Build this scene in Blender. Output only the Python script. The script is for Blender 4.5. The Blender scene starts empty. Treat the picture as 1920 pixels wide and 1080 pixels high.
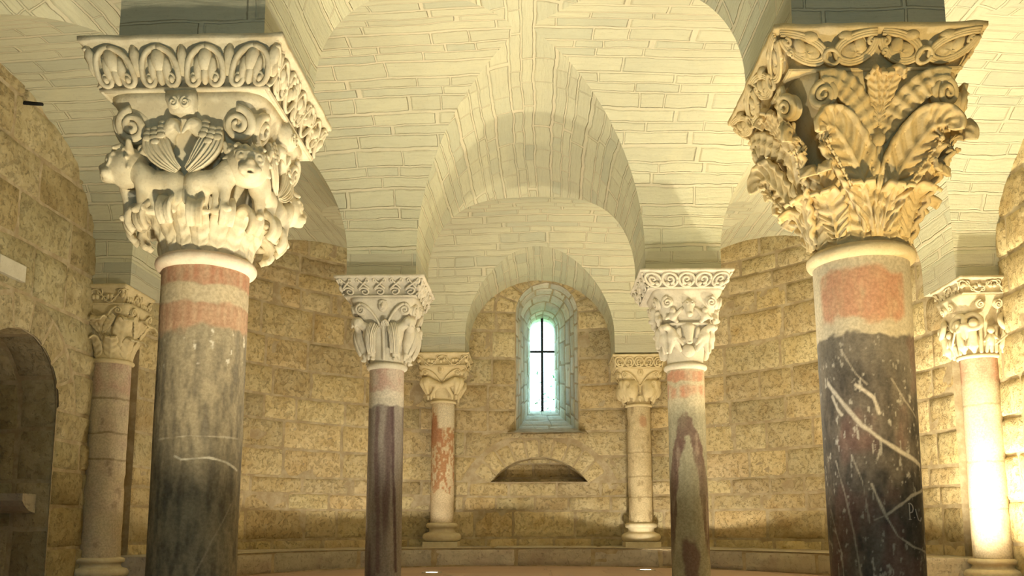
import bpy, math, random
import numpy as np
from mathutils import Vector, Matrix, noise as mnoise
PI = math.pi
sc = bpy.context.scene
COL = sc.collection

# ------------------------------------------------------------------ camera
FPX = 1610.0
pitch = math.atan(222 / FPX)
yaw = math.atan(52 / FPX * math.cos(pitch))
cam_data = bpy.data.cameras.new('camera')
cam = bpy.data.objects.new('camera', cam_data)
COL.objects.link(cam)
cam.location = (0, 0, 0.45)
cam.rotation_euler = (PI / 2 + pitch, 0, yaw)
cam_data.sensor_width = 36.0
cam_data.lens = FPX / 1920 * 36.0
cam_data.shift_y = 218 / 1920
cam_data.clip_start = 0.05
sc.camera = cam

# ------------------------------------------------------------------ exposure, sky, lights
sc.view_settings.view_transform = 'Standard'
sc.view_settings.look = 'None'
sc.view_settings.exposure = 0.12
sc.view_settings.gamma = 1.0
sc.view_settings.use_curve_mapping = False

world = bpy.data.worlds.new('sky')
sc.world = world
world.use_nodes = True
bg = world.node_tree.nodes['Background']
bg.inputs[0].default_value = (0.50, 0.86, 1.0, 1)
bg.inputs[1].default_value = 12.0


def portal(name, loc, rot, sx, sy):
    l = bpy.data.lights.new(name, 'AREA')
    l.shape = 'RECTANGLE'
    l.size, l.size_y = sx, sy
    l.cycles.is_portal = True
    o = bpy.data.objects.new(name, l)
    COL.objects.link(o)
    o.location, o.rotation_euler = loc, rot


portal('window_daylight_portal', (0.04, 10.98, 2.45), (-PI / 2, 0, 0), 0.34, 1.25)
portal('door_daylight_portal', (0.1, -1.28, .95), (PI / 2, 0, 0), 0.40, 1.9)  # for the added doorway that lets in cool fill

WARM = (1.0, 0.82, 0.52)


def uplight(loc, target, watts, angle=140, blend=0.7, col=WARM, radius=0.05):
    l = bpy.data.lights.new('floor_uplight_beam', 'SPOT')
    l.energy = watts
    l.color = col
    l.spot_size = math.radians(angle)
    l.spot_blend = blend
    l.shadow_soft_size = radius
    o = bpy.data.objects.new('floor_uplight_beam', l)
    COL.objects.link(o)
    o.location = loc
    d = Vector(target) - Vector(loc)
    o.rotation_euler = d.to_track_quat('-Z', 'Y').to_euler()
    return o


# lamps sunk in the paving: two of them show, the rest stand below the frame, one of them added as fill
UP = 3.0
uplight((-0.98, 7.89, 0.03), (-0.98, 7.89, UP), 72, 148, .06, col=(1, .88, .68))
uplight((1.01, 8.39, 0.03), (1.01, 8.39, UP), 58, 148, .06, col=(1, .88, .66))
uplight((-1.80, 7.0, 0.03), (-1.9, 7.3, UP), 27, 148, .10)
uplight((1.85, 7.0, 0.03), (1.95, 7.3, UP), 33, 148, .10)
uplight((2.45, 5.0, 0.03), (2.5, 5.2, UP), 110, 150, .5)  # extra lamp added to brighten the right wall and vault
uplight((2.86, 5.96, 0.03), (2.95, 6.1, UP), 420, 150, 1.0, col=(1, .86, .58))
uplight((-2.7, 6.75, 0.03), (-2.75, 6.75, UP), 18, 148, .2)
uplight((-0.32, 4.6, 0.03), (-0.32, 4.6, UP), 88, 150, .3, col=(1, .90, .66))
uplight((0.32, 4.6, 0.03), (0.32, 4.6, UP), 95, 150, .3, col=(1, .90, .66))
uplight((-0.80, 2.20, 0.03), (-1.27, 3.1, 1.85), 170, 74, .8, col=(1, .86, .58))
uplight((1.62, 2.1, 0.03), (1.32, 3.1, 1.85), 170, 78, .8, col=(1, .75, .37))
uplight((0.25, 3.0, 0.03), (0.3, 3.1, UP), 80, 130, .5, col=(1, .93, .78))

# ------------------------------------------------------------------ node helpers


class NT:
    def __init__(s, name):
        m = bpy.data.materials.new(name)
        m.use_nodes = True
        s.m, s.t = m, m.node_tree
        s.b = s.t.nodes['Principled BSDF']
        s.b.inputs['Roughness'].default_value = 0.9
        s.b.inputs['Specular IOR Level'].default_value = 0.15

    def n(s, typ, **kw):
        x = s.t.nodes.new(typ)
        for k, v in kw.items():
            setattr(x, k, v)
        return x

    def l(s, a, b):
        s.t.links.new(a, b)

    def inp(s, sock, v):
        if hasattr(v, 'is_linked') or isinstance(v, bpy.types.NodeSocket):
            s.l(v, sock)
        else:
            sock.default_value = v

    def m_(s, op, a, b=0.0, c=0.0):
        x = s.n('ShaderNodeMath', operation=op)
        for i, v in enumerate((a, b, c)):
            s.inp(x.inputs[i], v)
        return x.outputs[0]

    def noise(s, vec, scale, detail=4, rough=0.6, out=0, dims='3D'):
        x = s.n('ShaderNodeTexNoise', noise_dimensions=dims)
        if vec is not None:
            s.l(vec, x.inputs['Vector'])
        x.inputs['Scale'].default_value = scale
        x.inputs['Detail'].default_value = detail
        x.inputs['Roughness'].default_value = rough
        return x.outputs[out]

    def mix(s, f, a, b, typ='MIX'):
        x = s.n('ShaderNodeMix', data_type='RGBA', blend_type=typ)
        s.inp(x.inputs[0], f)
        for k, v in ((6, a), (7, b)):
            if isinstance(v, tuple):
                x.inputs[k].default_value = (*v[:3], 1)
            else:
                s.l(v, x.inputs[k])
        return x.outputs[2]

    def ramp(s, f, lo, hi, a=0.0, b=1.0):
        x = s.n('ShaderNodeMapRange', interpolation_type='SMOOTHSTEP')
        s.inp(x.inputs[0], f)
        x.inputs[1].default_value = lo
        x.inputs[2].default_value = hi
        x.inputs[3].default_value = a
        x.inputs[4].default_value = b
        return x.outputs[0]

    def bump(s, h, dist, strength=1.0, prev=None):
        x = s.n('ShaderNodeBump')
        x.inputs['Strength'].default_value = strength
        x.inputs['Distance'].default_value = dist
        s.l(h, x.inputs['Height'])
        if prev is not None:
            s.l(prev, x.inputs['Normal'])
        return x.outputs[0]

    def obj(s):
        return s.n('ShaderNodeTexCoord').outputs['Object']

    def done(s, col=None, nor=None):
        if col is not None:
            s.inp(s.b.inputs['Base Color'], col if not isinstance(col, tuple) else (*col, 1))
        if nor is not None:
            s.l(nor, s.b.inputs['Normal'])
        return s.m


def masonry(name, h, w0, w1, mort, c1, c2, c3, cm, raised=1.0, seed=0.0):
    """Irregular coursed masonry on metre UVs: random lengths, wavy joints, pointing that stands proud."""
    t = NT(name)
    uv = t.n('ShaderNodeUVMap', uv_map='UVMap').outputs[0]
    ob = t.obj()
    wob = t.noise(uv, 3.0, 2, out=1)
    sub = t.n('ShaderNodeVectorMath', operation='SUBTRACT')
    t.l(wob, sub.inputs[0]); sub.inputs[1].default_value = (.5, .5, .5)
    scl = t.n('ShaderNodeVectorMath', operation='SCALE')
    t.l(sub.outputs[0], scl.inputs[0]); scl.inputs['Scale'].default_value = 0.045
    add = t.n('ShaderNodeVectorMath', operation='ADD')
    t.l(uv, add.inputs[0]); t.l(scl.outputs[0], add.inputs[1])
    wob2 = t.noise(uv, 22.0, 2, out=1)
    sub2 = t.n('ShaderNodeVectorMath', operation='SUBTRACT')
    t.l(wob2, sub2.inputs[0]); sub2.inputs[1].default_value = (.5, .5, .5)
    scl2 = t.n('ShaderNodeVectorMath', operation='SCALE')
    t.l(sub2.outputs[0], scl2.inputs[0]); scl2.inputs['Scale'].default_value = 0.008
    add2 = t.n('ShaderNodeVectorMath', operation='ADD')
    t.l(add.outputs[0], add2.inputs[0]); t.l(scl2.outputs[0], add2.inputs[1])
    sep = t.n('ShaderNodeSeparateXYZ')
    t.l(add2.outputs[0], sep.inputs[0])
    u, v = sep.outputs[0], sep.outputs[1]
    v1 = t.m_('MULTIPLY', v, 1 / h)
    v2 = t.m_('ADD', v1, t.m_('MULTIPLY', t.m_('SINE', t.m_('MULTIPLY_ADD', v1, 1.9, seed)), 0.22))
    row = t.m_('FLOOR', v2)
    fv = t.m_('FRACT', v2)
    wn1 = t.n('ShaderNodeTexWhiteNoise', noise_dimensions='1D'); t.l(t.m_('ADD', row, seed + .5), wn1.inputs['W'])
    wn2 = t.n('ShaderNodeTexWhiteNoise', noise_dimensions='1D'); t.l(t.m_('MULTIPLY_ADD', row, 3.17, seed + 9.3), wn2.inputs['W'])
    w = t.m_('MULTIPLY_ADD', wn1.outputs[0], w1 - w0, w0)
    u1 = t.m_('ADD', t.m_('DIVIDE', u, w), t.m_('MULTIPLY', wn2.outputs[0], 23.0))
    u2 = t.m_('ADD', u1, t.m_('MULTIPLY', t.m_('SINE', t.m_('MULTIPLY_ADD', u1, 2.3, row)), 0.27))
    colm = t.m_('FLOOR', u2)
    fu = t.m_('FRACT', u2)
    comb = t.n('ShaderNodeCombineXYZ')
    t.l(colm, comb.inputs[0]); t.l(row, comb.inputs[1]); comb.inputs[2].default_value = seed
    rnd = t.n('ShaderNodeTexWhiteNoise', noise_dimensions='3D'); t.l(comb.outputs[0], rnd.inputs['Vector'])
    du = t.m_('MULTIPLY', t.m_('MINIMUM', fu, t.m_('SUBTRACT', 1.0, fu)), w)
    dv = t.m_('MULTIPLY', t.m_('MINIMUM', fv, t.m_('SUBTRACT', 1.0, fv)), h)
    dist = t.m_('MINIMUM', du, dv)
    mask = t.ramp(dist, mort * 0.55, mort, 1.0, 0.0)
    col = t.mix(t.ramp(rnd.outputs[0], 0, .6), c1, c2)
    col = t.mix(t.ramp(rnd.outputs[0], .62, 1.0, 0, .8), col, c3)
    st = t.n('ShaderNodeMapping'); st.inputs['Scale'].default_value = (3.0, 38.0, 1.0); t.l(add.outputs[0], st.inputs['Vector'])
    chis = t.noise(st.outputs[0], 1.6, 4, .7)
    col = t.mix(t.ramp(chis, .42, .72, 0, .30), col, (c1[0] * .72, c1[1] * .69, c1[2] * .62))
    big = t.noise(ob, 2.2, 5, .65)
    col = t.mix(t.ramp(big, .50, .74, 0, .5), col, (c2[0] * 1.08, c2[1] * 1.06, c2[2] * 1.0))
    fine = t.noise(ob, 9, 6, .65)
    col = t.mix(t.ramp(fine, .35, .75, 0, .45), col, t.mix(.5, col, c3))
    spk = t.noise(ob, 60, 3, .6)
    col = t.mix(t.ramp(spk, .58, .75, 0, .18), col, (c1[0] * .5, c1[1] * .45, c1[2] * .4))
    patch = t.ramp(t.noise(ob, 1.3, 3), .35, .7, .25, 1.0)
    col = t.mix(t.m_('MULTIPLY', mask, patch), col, cm)
    edge = t.m_('MULTIPLY', t.ramp(dist, mort * .8, mort * 1.5, 1.0, 0.0), t.ramp(dist, mort * .55, mort * .9, 0.0, 1.0))
    col = t.mix(t.m_('MULTIPLY', edge, t.ramp(t.noise(ob, 5, 3), .42, .66, 0.02, .55)), col, (c1[0] * .58, c1[1] * .50, c1[2] * .38))
    hh = t.m_('ADD', t.m_('MULTIPLY', mask, raised), t.m_('MULTIPLY', fine, .5))
    hh = t.m_('SUBTRACT', hh, t.m_('MULTIPLY', edge, .5))
    hh = t.m_('ADD', hh, t.m_('MULTIPLY', chis, .7))
    n1 = t.bump(hh, 0.008, .8)
    n2 = t.bump(spk, 0.004, .5, n1)
    return t.done(col, n2)


def stone(name, c1, c2, c3=None, scale=6.0, bump=.006, fine=45.0, tint=False, pits=0.0, rough=.9):
    """Mottled limestone; tint reads a stone-by-stone colour painted on the mesh."""
    t = NT(name)
    ob = t.obj()
    a = t.noise(ob, scale, 5, .62)
    b = t.noise(ob, fine, 4, .65)
    col = t.mix(t.ramp(a, .36, .66), c1, c2)
    if c3:
        c = t.noise(ob, scale * .45, 4, .6)
        col = t.mix(t.ramp(c, .52, .72, 0, .8), col, c3)
    col = t.mix(t.ramp(b, .5, .75, 0, .22), col, (c1[0] * .4, c1[1] * .35, c1[2] * .28))
    if tint:
        t.m['tinted'] = 1
        at = t.n('ShaderNodeAttribute', attribute_name='tint')
        col = t.mix(1.0, col, at.outputs[0], 'MULTIPLY')
    h = t.m_('MULTIPLY_ADD', b, .45, a)
    nrm = t.bump(h, bump, .9)
    if pits:
        p = t.noise(ob, 26, 5, .7)
        hp = t.ramp(p, .33, .5, 0, 1)
        nrm = t.bump(hp, pits, .8, nrm)
        col = t.mix(t.ramp(p, .3, .44, .3, 0), col, (c1[0] * .5, c1[1] * .42, c1[2] * .33))
    t.b.inputs['Roughness'].default_value = rough
    return t.done(col, nrm)


def plain(name, col, rough=.6, metal=0.0, emit=None, es=1.0):
    t = NT(name)
    t.b.inputs['Roughness'].default_value = rough
    t.b.inputs['Metallic'].default_value = metal
    a = t.noise(t.obj(), 30, 3)
    c = t.mix(t.ramp(a, .3, .7), (col[0] * .85, col[1] * .85, col[2] * .85), col)
    if emit:
        t.b.inputs['Emission Color'].default_value = (*emit, 1)
        t.b.inputs['Emission Strength'].default_value = es
    return t.done(c)


M_VAULT = masonry('vault_tufa', .10, .26, .62, .011, (.57, .56, .41), (.62, .61, .445), (.49, .505, .39), (.68, .62, .46), seed=1.0)
M_PIER = masonry('pier_tufa', .15, .3, .5, .009, (.50, .48, .36), (.55, .53, .40), (.43, .44, .35), (.60, .56, .43), seed=4.0)
M_FLOOR = masonry('paving', .38, .4, .7, .006, (.50, .36, .28), (.54, .40, .31), (.46, .34, .28), (.38, .31, .26), raised=-.5, seed=7.0)
M_WALL = stone('ashlar', (.56, .45, .255), (.64, .54, .335), (.48, .355, .175), 8, .018, 45, True, .010)
M_DARKWALL = stone('weathered_dim_ashlar', (.44, .365, .215), (.54, .465, .30), (.33, .26, .14), 6, .016, 40, True, .008)  # weathered stone, its colour darkened further to stand for the dim left side
M_MORTAR = stone('wall_mortar', (.37, .29, .175), (.50, .42, .28), None, 9, .006)
M_SPLAY = stone('splay_stone', (.62, .60, .50), (.70, .68, .58), None, 6, .006, 40, True, .004)
M_BENCH = stone('bench_stone', (.52, .47, .38), (.60, .55, .45), (.42, .33, .28), 5, .008, 40, True, .006)
M_CREAM = stone('cream_limestone', (.66, .57, .39), (.74, .66, .47), (.60, .48, .29), 14, .004, 90)
M_GOLD = stone('golden_limestone', (.64, .49, .24), (.72, .58, .31), (.66, .56, .37), 9, .004, 90)
M_PALE = stone('pale_limestone', (.66, .60, .48), (.74, .68, .55), (.58, .53, .44), 12, .004, 90)
M_WARM = stone('warm_limestone', (.64, .53, .31), (.71, .60, .37), (.56, .45, .26), 12, .004, 90)
M_IRON = plain('black_iron', (.03, .03, .03), .6, .6)
M_LENS = plain('lamp_lens', (.9, .9, .85), .3, emit=(1, .92, .72), es=14)
M_STEEL = plain('lamp_steel', (.5, .48, .44), .35, .9)
M_PLAQUE = stone('plaque_stone', (.62, .58, .46), (.68, .64, .52), None, 10, .003)
M_LEAF = plain('leaf_green', (.055, .12, .05), .6)
M_BARK = plain('bark', (.16, .12, .08), .9)
M_GRASS = plain('meadow', (.20, .32, .12), .9)
M_LETTER = plain('cut_letter', (.50, .44, .36), .9)
M_PAINTED = None


def painted(name, bump=.003, fine=70, rough=.8):
    """Shaft stone whose bands, veins and paint remains are on the mesh, with fine grain on top."""
    t = NT(name)
    ob = t.obj()
    at = t.n('ShaderNodeAttribute', attribute_name='tint')
    a = t.noise(ob, fine, 4, .65)
    b = t.noise(ob, 18, 4, .6)
    col = t.mix(1.0, at.outputs[0], t.mix(t.ramp(a, .3, .7), (.80, .79, .77), (1.12, 1.12, 1.12)), 'MULTIPLY')
    n1 = t.bump(t.m_('MULTIPLY_ADD', a, .5, b), bump, .8)
    t.b.inputs['Roughness'].default_value = rough
    return t.done(col, n1)


M_SHAFT = painted('painted_shaft')
M_POLISH = painted('dark_marble_shaft', .002, 80, .55)

# ------------------------------------------------------------------ mesh helpers


class MB:
    def __init__(s):
        s.v, s.f, s.c, s.uv = [], [], [], {}

    def add(s, verts, faces, col=None):
        o = len(s.v)
        s.v.extend(verts)
        s.f.extend(tuple(i + o for i in f) for f in faces)
        if col is not None:
            s.c.extend([col] * len(verts) if isinstance(col, tuple) else col)
        return o

    def grid(s, rows, close_u=False, close_v=False, col=None, flip=False):
        m, n = len(rows), len(rows[0])
        vs = [tuple(p) for r in rows for p in r]
        fs = []
        for i in range(m if close_v else m - 1):
            for j in range(n if close_u else n - 1):
                a, b = i * n + j, i * n + (j + 1) % n
                c, d = ((i + 1) % m) * n + (j + 1) % n, ((i + 1) % m) * n + j
                fs.append((a, d, c, b) if flip else (a, b, c, d))
        s.add(vs, fs, col)

    def box(s, x0, x1, y0, y1, z0, z1):
        v = [(x, y, z) for z in (z0, z1) for y in (y0, y1) for x in (x0, x1)]
        s.add(v, [(0, 2, 3, 1), (4, 5, 7, 6), (0, 1, 5, 4), (2, 6, 7, 3), (0, 4, 6, 2), (1, 3, 7, 5)])

    def tube(s, pts, rad, n=7, flat=1.0, nrm=None):
        """Swept tube along pts; rad number or list; flat squeezes it along nrm."""
        pts = [Vector(p) for p in pts]
        k = len(pts)
        r = rad if isinstance(rad, (list, tuple)) else [rad] * k
        prev = None
        rows = []
        for i in range(k):
            t = (pts[min(i + 1, k - 1)] - pts[max(i - 1, 0)])
            t = t.normalized() if t.length > 1e-9 else Vector((0, 0, 1))
            if nrm is not None:
                b = Vector(nrm)
                b = (b - t * b.dot(t))
                b = b.normalized() if b.length > 1e-6 else t.orthogonal().normalized()
            else:
                b = prev - t * prev.dot(t) if prev else t.orthogonal()
                b = b.normalized()
            prev = b
            a = t.cross(b)
            rows.append([pts[i] + (a * math.cos(q) + b * math.sin(q) * flat) * r[i] for q in [2 * PI * j / n for j in range(n)]])
        o = len(s.v)
        s.grid(rows, close_u=True)
        s.f.append(tuple(o + j for j in reversed(range(n))))
        s.f.append(tuple(o + (k - 1) * n + j for j in range(n)))

    def lathe(s, prof, n=48, cx=0, cy=0):
        rows = [[(cx + r * math.cos(2 * PI * j / n), cy + r * math.sin(2 * PI * j / n), z) for j in range(n)] for r, z in prof]
        s.grid(rows, close_u=True)

    def ball(s, c, r, n=10, m=7):
        rx, ry, rz = r if isinstance(r, tuple) else (r, r, r)
        rows = [[(c[0] + rx * math.sin(PI * i / m) * math.cos(2 * PI * j / n), c[1] + ry * math.sin(PI * i / m) * math.sin(2 * PI * j / n), c[2] - rz * math.cos(PI * i / m)) for j in range(n)] for i in range(m + 1)]
        s.grid(rows, close_u=True)

    def build(s, name, mat, parent=None, smooth=True, kind=None, uvs=None):
        me = bpy.data.meshes.new(name)
        me.from_pydata([tuple(p) for p in s.v], [], s.f)
        if smooth:
            me.polygons.foreach_set('use_smooth', [True] * len(me.polygons))
        if not s.c and mat.get('tinted'):
            s.c = [(1, 1, 1)] * len(s.v)
        if s.c:
            ca = me.color_attributes.new('tint', 'FLOAT_COLOR', 'POINT')
            arr = np.ones((len(s.v), 4), dtype=np.float32)
            arr[:, :3] = np.array(s.c, dtype=np.float32)[:, :3]
            ca.data.foreach_set('color', arr.ravel())
        if uvs is not None:
            ul = me.uv_layers.new(name='UVMap')
            li = np.zeros(len(me.loops), dtype=np.int32)
            me.loops.foreach_get('vertex_index', li)
            ul.data.foreach_set('uv', np.array(uvs, dtype=np.float32)[li].ravel())
        me.materials.append(mat)
        me.update()
        o = bpy.data.objects.new(name, me)
        COL.objects.link(o)
        if parent is not None:
            o.parent = parent
        if kind:
            o['kind'] = kind
        return o


def copy_part(o, rz=0.0, parent=None, mirror=False):
    c = o.copy()
    COL.objects.link(c)
    c.parent = parent or o.parent
    c.rotation_euler = (0, 0, o.rotation_euler[2] + rz)
    return c


def thing(name, label, cat, loc, group=None):
    o = bpy.data.objects.new(name, None)
    COL.objects.link(o)
    o.location = loc
    o.empty_display_size = .1
    o['label'], o['category'], o['kind'] = label, cat, 'thing'
    if group:
        o['group'] = group
    return o


def fbm(P, seed=0, octaves=4):
    """value noise on an (N,3) array, -1..1"""
    P = np.asarray(P, float)
    out = np.zeros(len(P)); amp = 1.0; tot = 0
    for o in range(octaves):
        Q = P * (2 ** o) + seed * 17.3 + o * 5.1
        i = np.floor(Q).astype(np.int64); f = Q - i
        f = f * f * (3 - 2 * f)
        acc = 0
        for dx in (0, 1):
            for dy in (0, 1):
                for dz in (0, 1):
                    h = ((i[:, 0] + dx) * 374761393 + (i[:, 1] + dy) * 668265263 + (i[:, 2] + dz) * 2147483647 + o * 974711) & 0xffffffff
                    h = ((h ^ (h >> 13)) * 1274126177) & 0xffffffff
                    h = (h ^ (h >> 16)) & 0xffff
                    w = (f[:, 0] if dx else 1 - f[:, 0]) * (f[:, 1] if dy else 1 - f[:, 1]) * (f[:, 2] if dz else 1 - f[:, 2])
                    acc = acc + w * (h / 32767.5 - 1)
        out += acc * amp; tot += amp; amp *= .5
    return out / tot


# ---- smooth-union sculpting (signed distance + surface nets)
def sculpt(prims, h=.008, k=.012, detail=None):
    """prims: ('c',a,b,ra,rb) tapered limb, ('e',centre,radii[,axisangle z]) ellipsoid, ('t',c,axis,R,r) ring; leading '-' carves."""
    pts = []
    for p in prims:
        if p[0].startswith('-'):
            continue
        if p[0] == 'c':
            r = max(p[3], p[4])
            for q in (p[1], p[2]):
                pts += [[q[i] - r for i in range(3)], [q[i] + r for i in range(3)]]
        elif p[0] == 'e':
            r = max(p[2])
            pts += [[p[1][i] - r for i in range(3)], [p[1][i] + r for i in range(3)]]
        else:
            r = p[3] + p[4]
            pts += [[p[1][i] - r for i in range(3)], [p[1][i] + r for i in range(3)]]
    pts = np.array(pts)
    lo, hi = pts.min(0) - 2.5 * h, pts.max(0) + 2.5 * h
    nx, ny, nz = [int(math.ceil((hi[i] - lo[i]) / h)) + 1 for i in range(3)]
    X, Y, Z = np.meshgrid(lo[0] + h * np.arange(nx), lo[1] + h * np.arange(ny), lo[2] + h * np.arange(nz), indexing='ij')
    P = np.stack([X, Y, Z], -1)
    F = None
    for p in prims:
        t = p[0].lstrip('-')
        if t == 'c':
            a, b = np.array(p[1], float), np.array(p[2], float)
            ab = b - a
            q = np.clip(((P - a) @ ab) / max(ab @ ab, 1e-9), 0, 1)
            d = np.linalg.norm(P - a - q[..., None] * ab, axis=-1) - (p[3] + (p[4] - p[3]) * q)
        elif t == 'e':
            D = P - np.array(p[1], float)
            if len(p) > 3:
                ca, sa = math.cos(p[3]), math.sin(p[3])
                D = np.stack([D[..., 0] * ca + D[..., 1] * sa, -D[..., 0] * sa + D[..., 1] * ca, D[..., 2]], -1)
            r = np.array(p[2], float)
            k0 = np.linalg.norm(D / r, axis=-1)
            k1 = np.linalg.norm(D / (r * r), axis=-1) + 1e-9
            d = k0 * (k0 - 1) / k1
            d = np.where(k0 < 1e-6, -r.min(), d)
        else:
            ax = np.array(p[2], float); ax /= np.linalg.norm(ax)
            D = P - np.array(p[1], float)
            hh = D @ ax
            rad = np.linalg.norm(D - hh[..., None] * ax, axis=-1)
            d = np.sqrt((rad - p[3]) ** 2 + hh ** 2) - p[4]
        if F is None:
            F = d
        elif p[0].startswith('-'):
            g = np.clip(.5 + .5 * (F + d) / (k * .5), 0, 1)  # carve
            F = np.maximum(F, -d)
        else:
            g = np.clip(.5 + .5 * (d - F) / k, 0, 1)
            F = d * (1 - g) + F * g - k * g * (1 - g)
    if detail:
        F = F + detail[0] * fbm(P.reshape(-1, 3) * detail[1], 3, 3).reshape(F.shape)
    S = F < 0
    cs = S[:-1, :-1, :-1].astype(int)
    corners = [(dx, dy, dz) for dx in (0, 1) for dy in (0, 1) for dz in (0, 1)]
    sl = lambda A, c: A[c[0]:A.shape[0] - 1 + c[0], c[1]:A.shape[1] - 1 + c[1], c[2]:A.shape[2] - 1 + c[2]]
    cnt = sum(sl(S, c).astype(int) for c in corners)
    act = (cnt > 0) & (cnt < 8)
    idx = -np.ones(act.shape, int)
    cells = np.argwhere(act)
    idx[act] = np.arange(len(cells))
    acc = np.zeros((len(cells), 3)); num = np.zeros(len(cells))
    for a in corners:
        for ax in range(3):
            if a[ax] == 0:
                b = list(a); b[ax] = 1
                fa, fb = sl(F, a)[act], sl(F, tuple(b))[act]
                cr = (fa < 0) != (fb < 0)
                tt = np.where(cr, fa / np.where(cr, fa - fb, 1), 0)
                pos = np.array(a, float) + tt[:, None] * np.eye(3)[ax]
                acc += pos * cr[:, None]; num += cr
    V = lo + h * (cells + acc / num[:, None])
    faces = []
    for ax in range(3):
        o1, o2 = [(1, 2), (2, 0), (0, 1)][ax]
        A = S; n = [slice(None)] * 3
        n0 = list(n); n0[ax] = slice(0, -1); n1 = list(n); n1[ax] = slice(1, None)
        e = A[tuple(n0)] != A[tuple(n1)]
        ed = np.argwhere(e)
        for q in ed:
            if q[o1] == 0 or q[o2] == 0 or q[o1] >= act.shape[o1] or q[o2] >= act.shape[o2]:
                continue
            c = []
            for s1, s2 in ((0, 0), (-1, 0), (-1, -1), (0, -1)):
                z = q.copy(); z[o1] += s1; z[o2] += s2
                c.append(int(idx[tuple(z)]))
            faces.append(tuple(c) if not S[tuple(q)] else tuple(reversed(c)))
    mb = MB()
    mb.add([tuple(p) for p in V], faces)
    return mb


# ------------------------------------------------------------------ ashlar (each stone its own raised, uneven patch)
TINTS = [(1, 1, 1), (1.03, 1.02, .98), (.94, .94, .94), (.97, .95, .90), (1.04, 1.05, 1.06), (.90, .88, .84), (1.0, .96, .89), (1.07, 1.06, 1.02)]


def block(mb, mp, L, R, z0, z1, rnd, gap=.008, relief=.014, rough=.008, n=9, m=7, tint=None, seed=0.0, curved=False):
    """L,R: callables z->s of the left and right joints."""
    tilt_u, tilt_v = rnd.uniform(-.006, .006), rnd.uniform(-.006, .006)
    rel = relief * rnd.uniform(.5, 1.3)
    br = rnd.uniform(.80, 1.12)
    tn = tint or tuple(c * br * rnd.uniform(.985, 1.015) for c in rnd.choice(TINTS))
    jz = [rnd.uniform(-.009, .009) for _ in range(4)]
    off = rnd.uniform(0, 100)
    vs, fs = [], []
    us = [0, .035] + [.035 + .93 * i / (n - 3) for i in range(1, n - 3)] + [.965, 1]
    ws = [0, .06] + [.06 + .88 * i / (m - 3) for i in range(1, m - 3)] + [.94, 1]
    for j, w in enumerate(ws):
        for i, u in enumerate(us):
            z = z0 + gap + (z1 - z0 - 2 * gap) * w
            a, b = L(z) + gap, R(z) - gap
            s = a + (b - a) * u
            cz = (jz[0] * (1 - u) + jz[1] * u) * (1 - w) + (jz[2] * (1 - u) + jz[3] * u) * w
            zz = z + cz * .6
            ss = s + rnd.uniform(-.0025, .0025)
            edge = i in (0, n - 1) or j in (0, m - 1)
            nz = mnoise.fractal(Vector((s * 5 + off, z * 5, seed)), .8, 2.1, 4) * rough
            d = -.004 if edge else rel + tilt_u * (u - .5) + tilt_v * (w - .5) + nz
            if not edge and (i in (1, n - 2) or j in (1, m - 2)):
                d = d * .72
            vs.append(mp(ss, zz, d))
    fs = [(j * n + i, j * n + i + 1, (j + 1) * n + i + 1, (j + 1) * n + i) for j in range(m - 1) for i in range(n - 1)]
    mb.add(vs, fs, tn)


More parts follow.
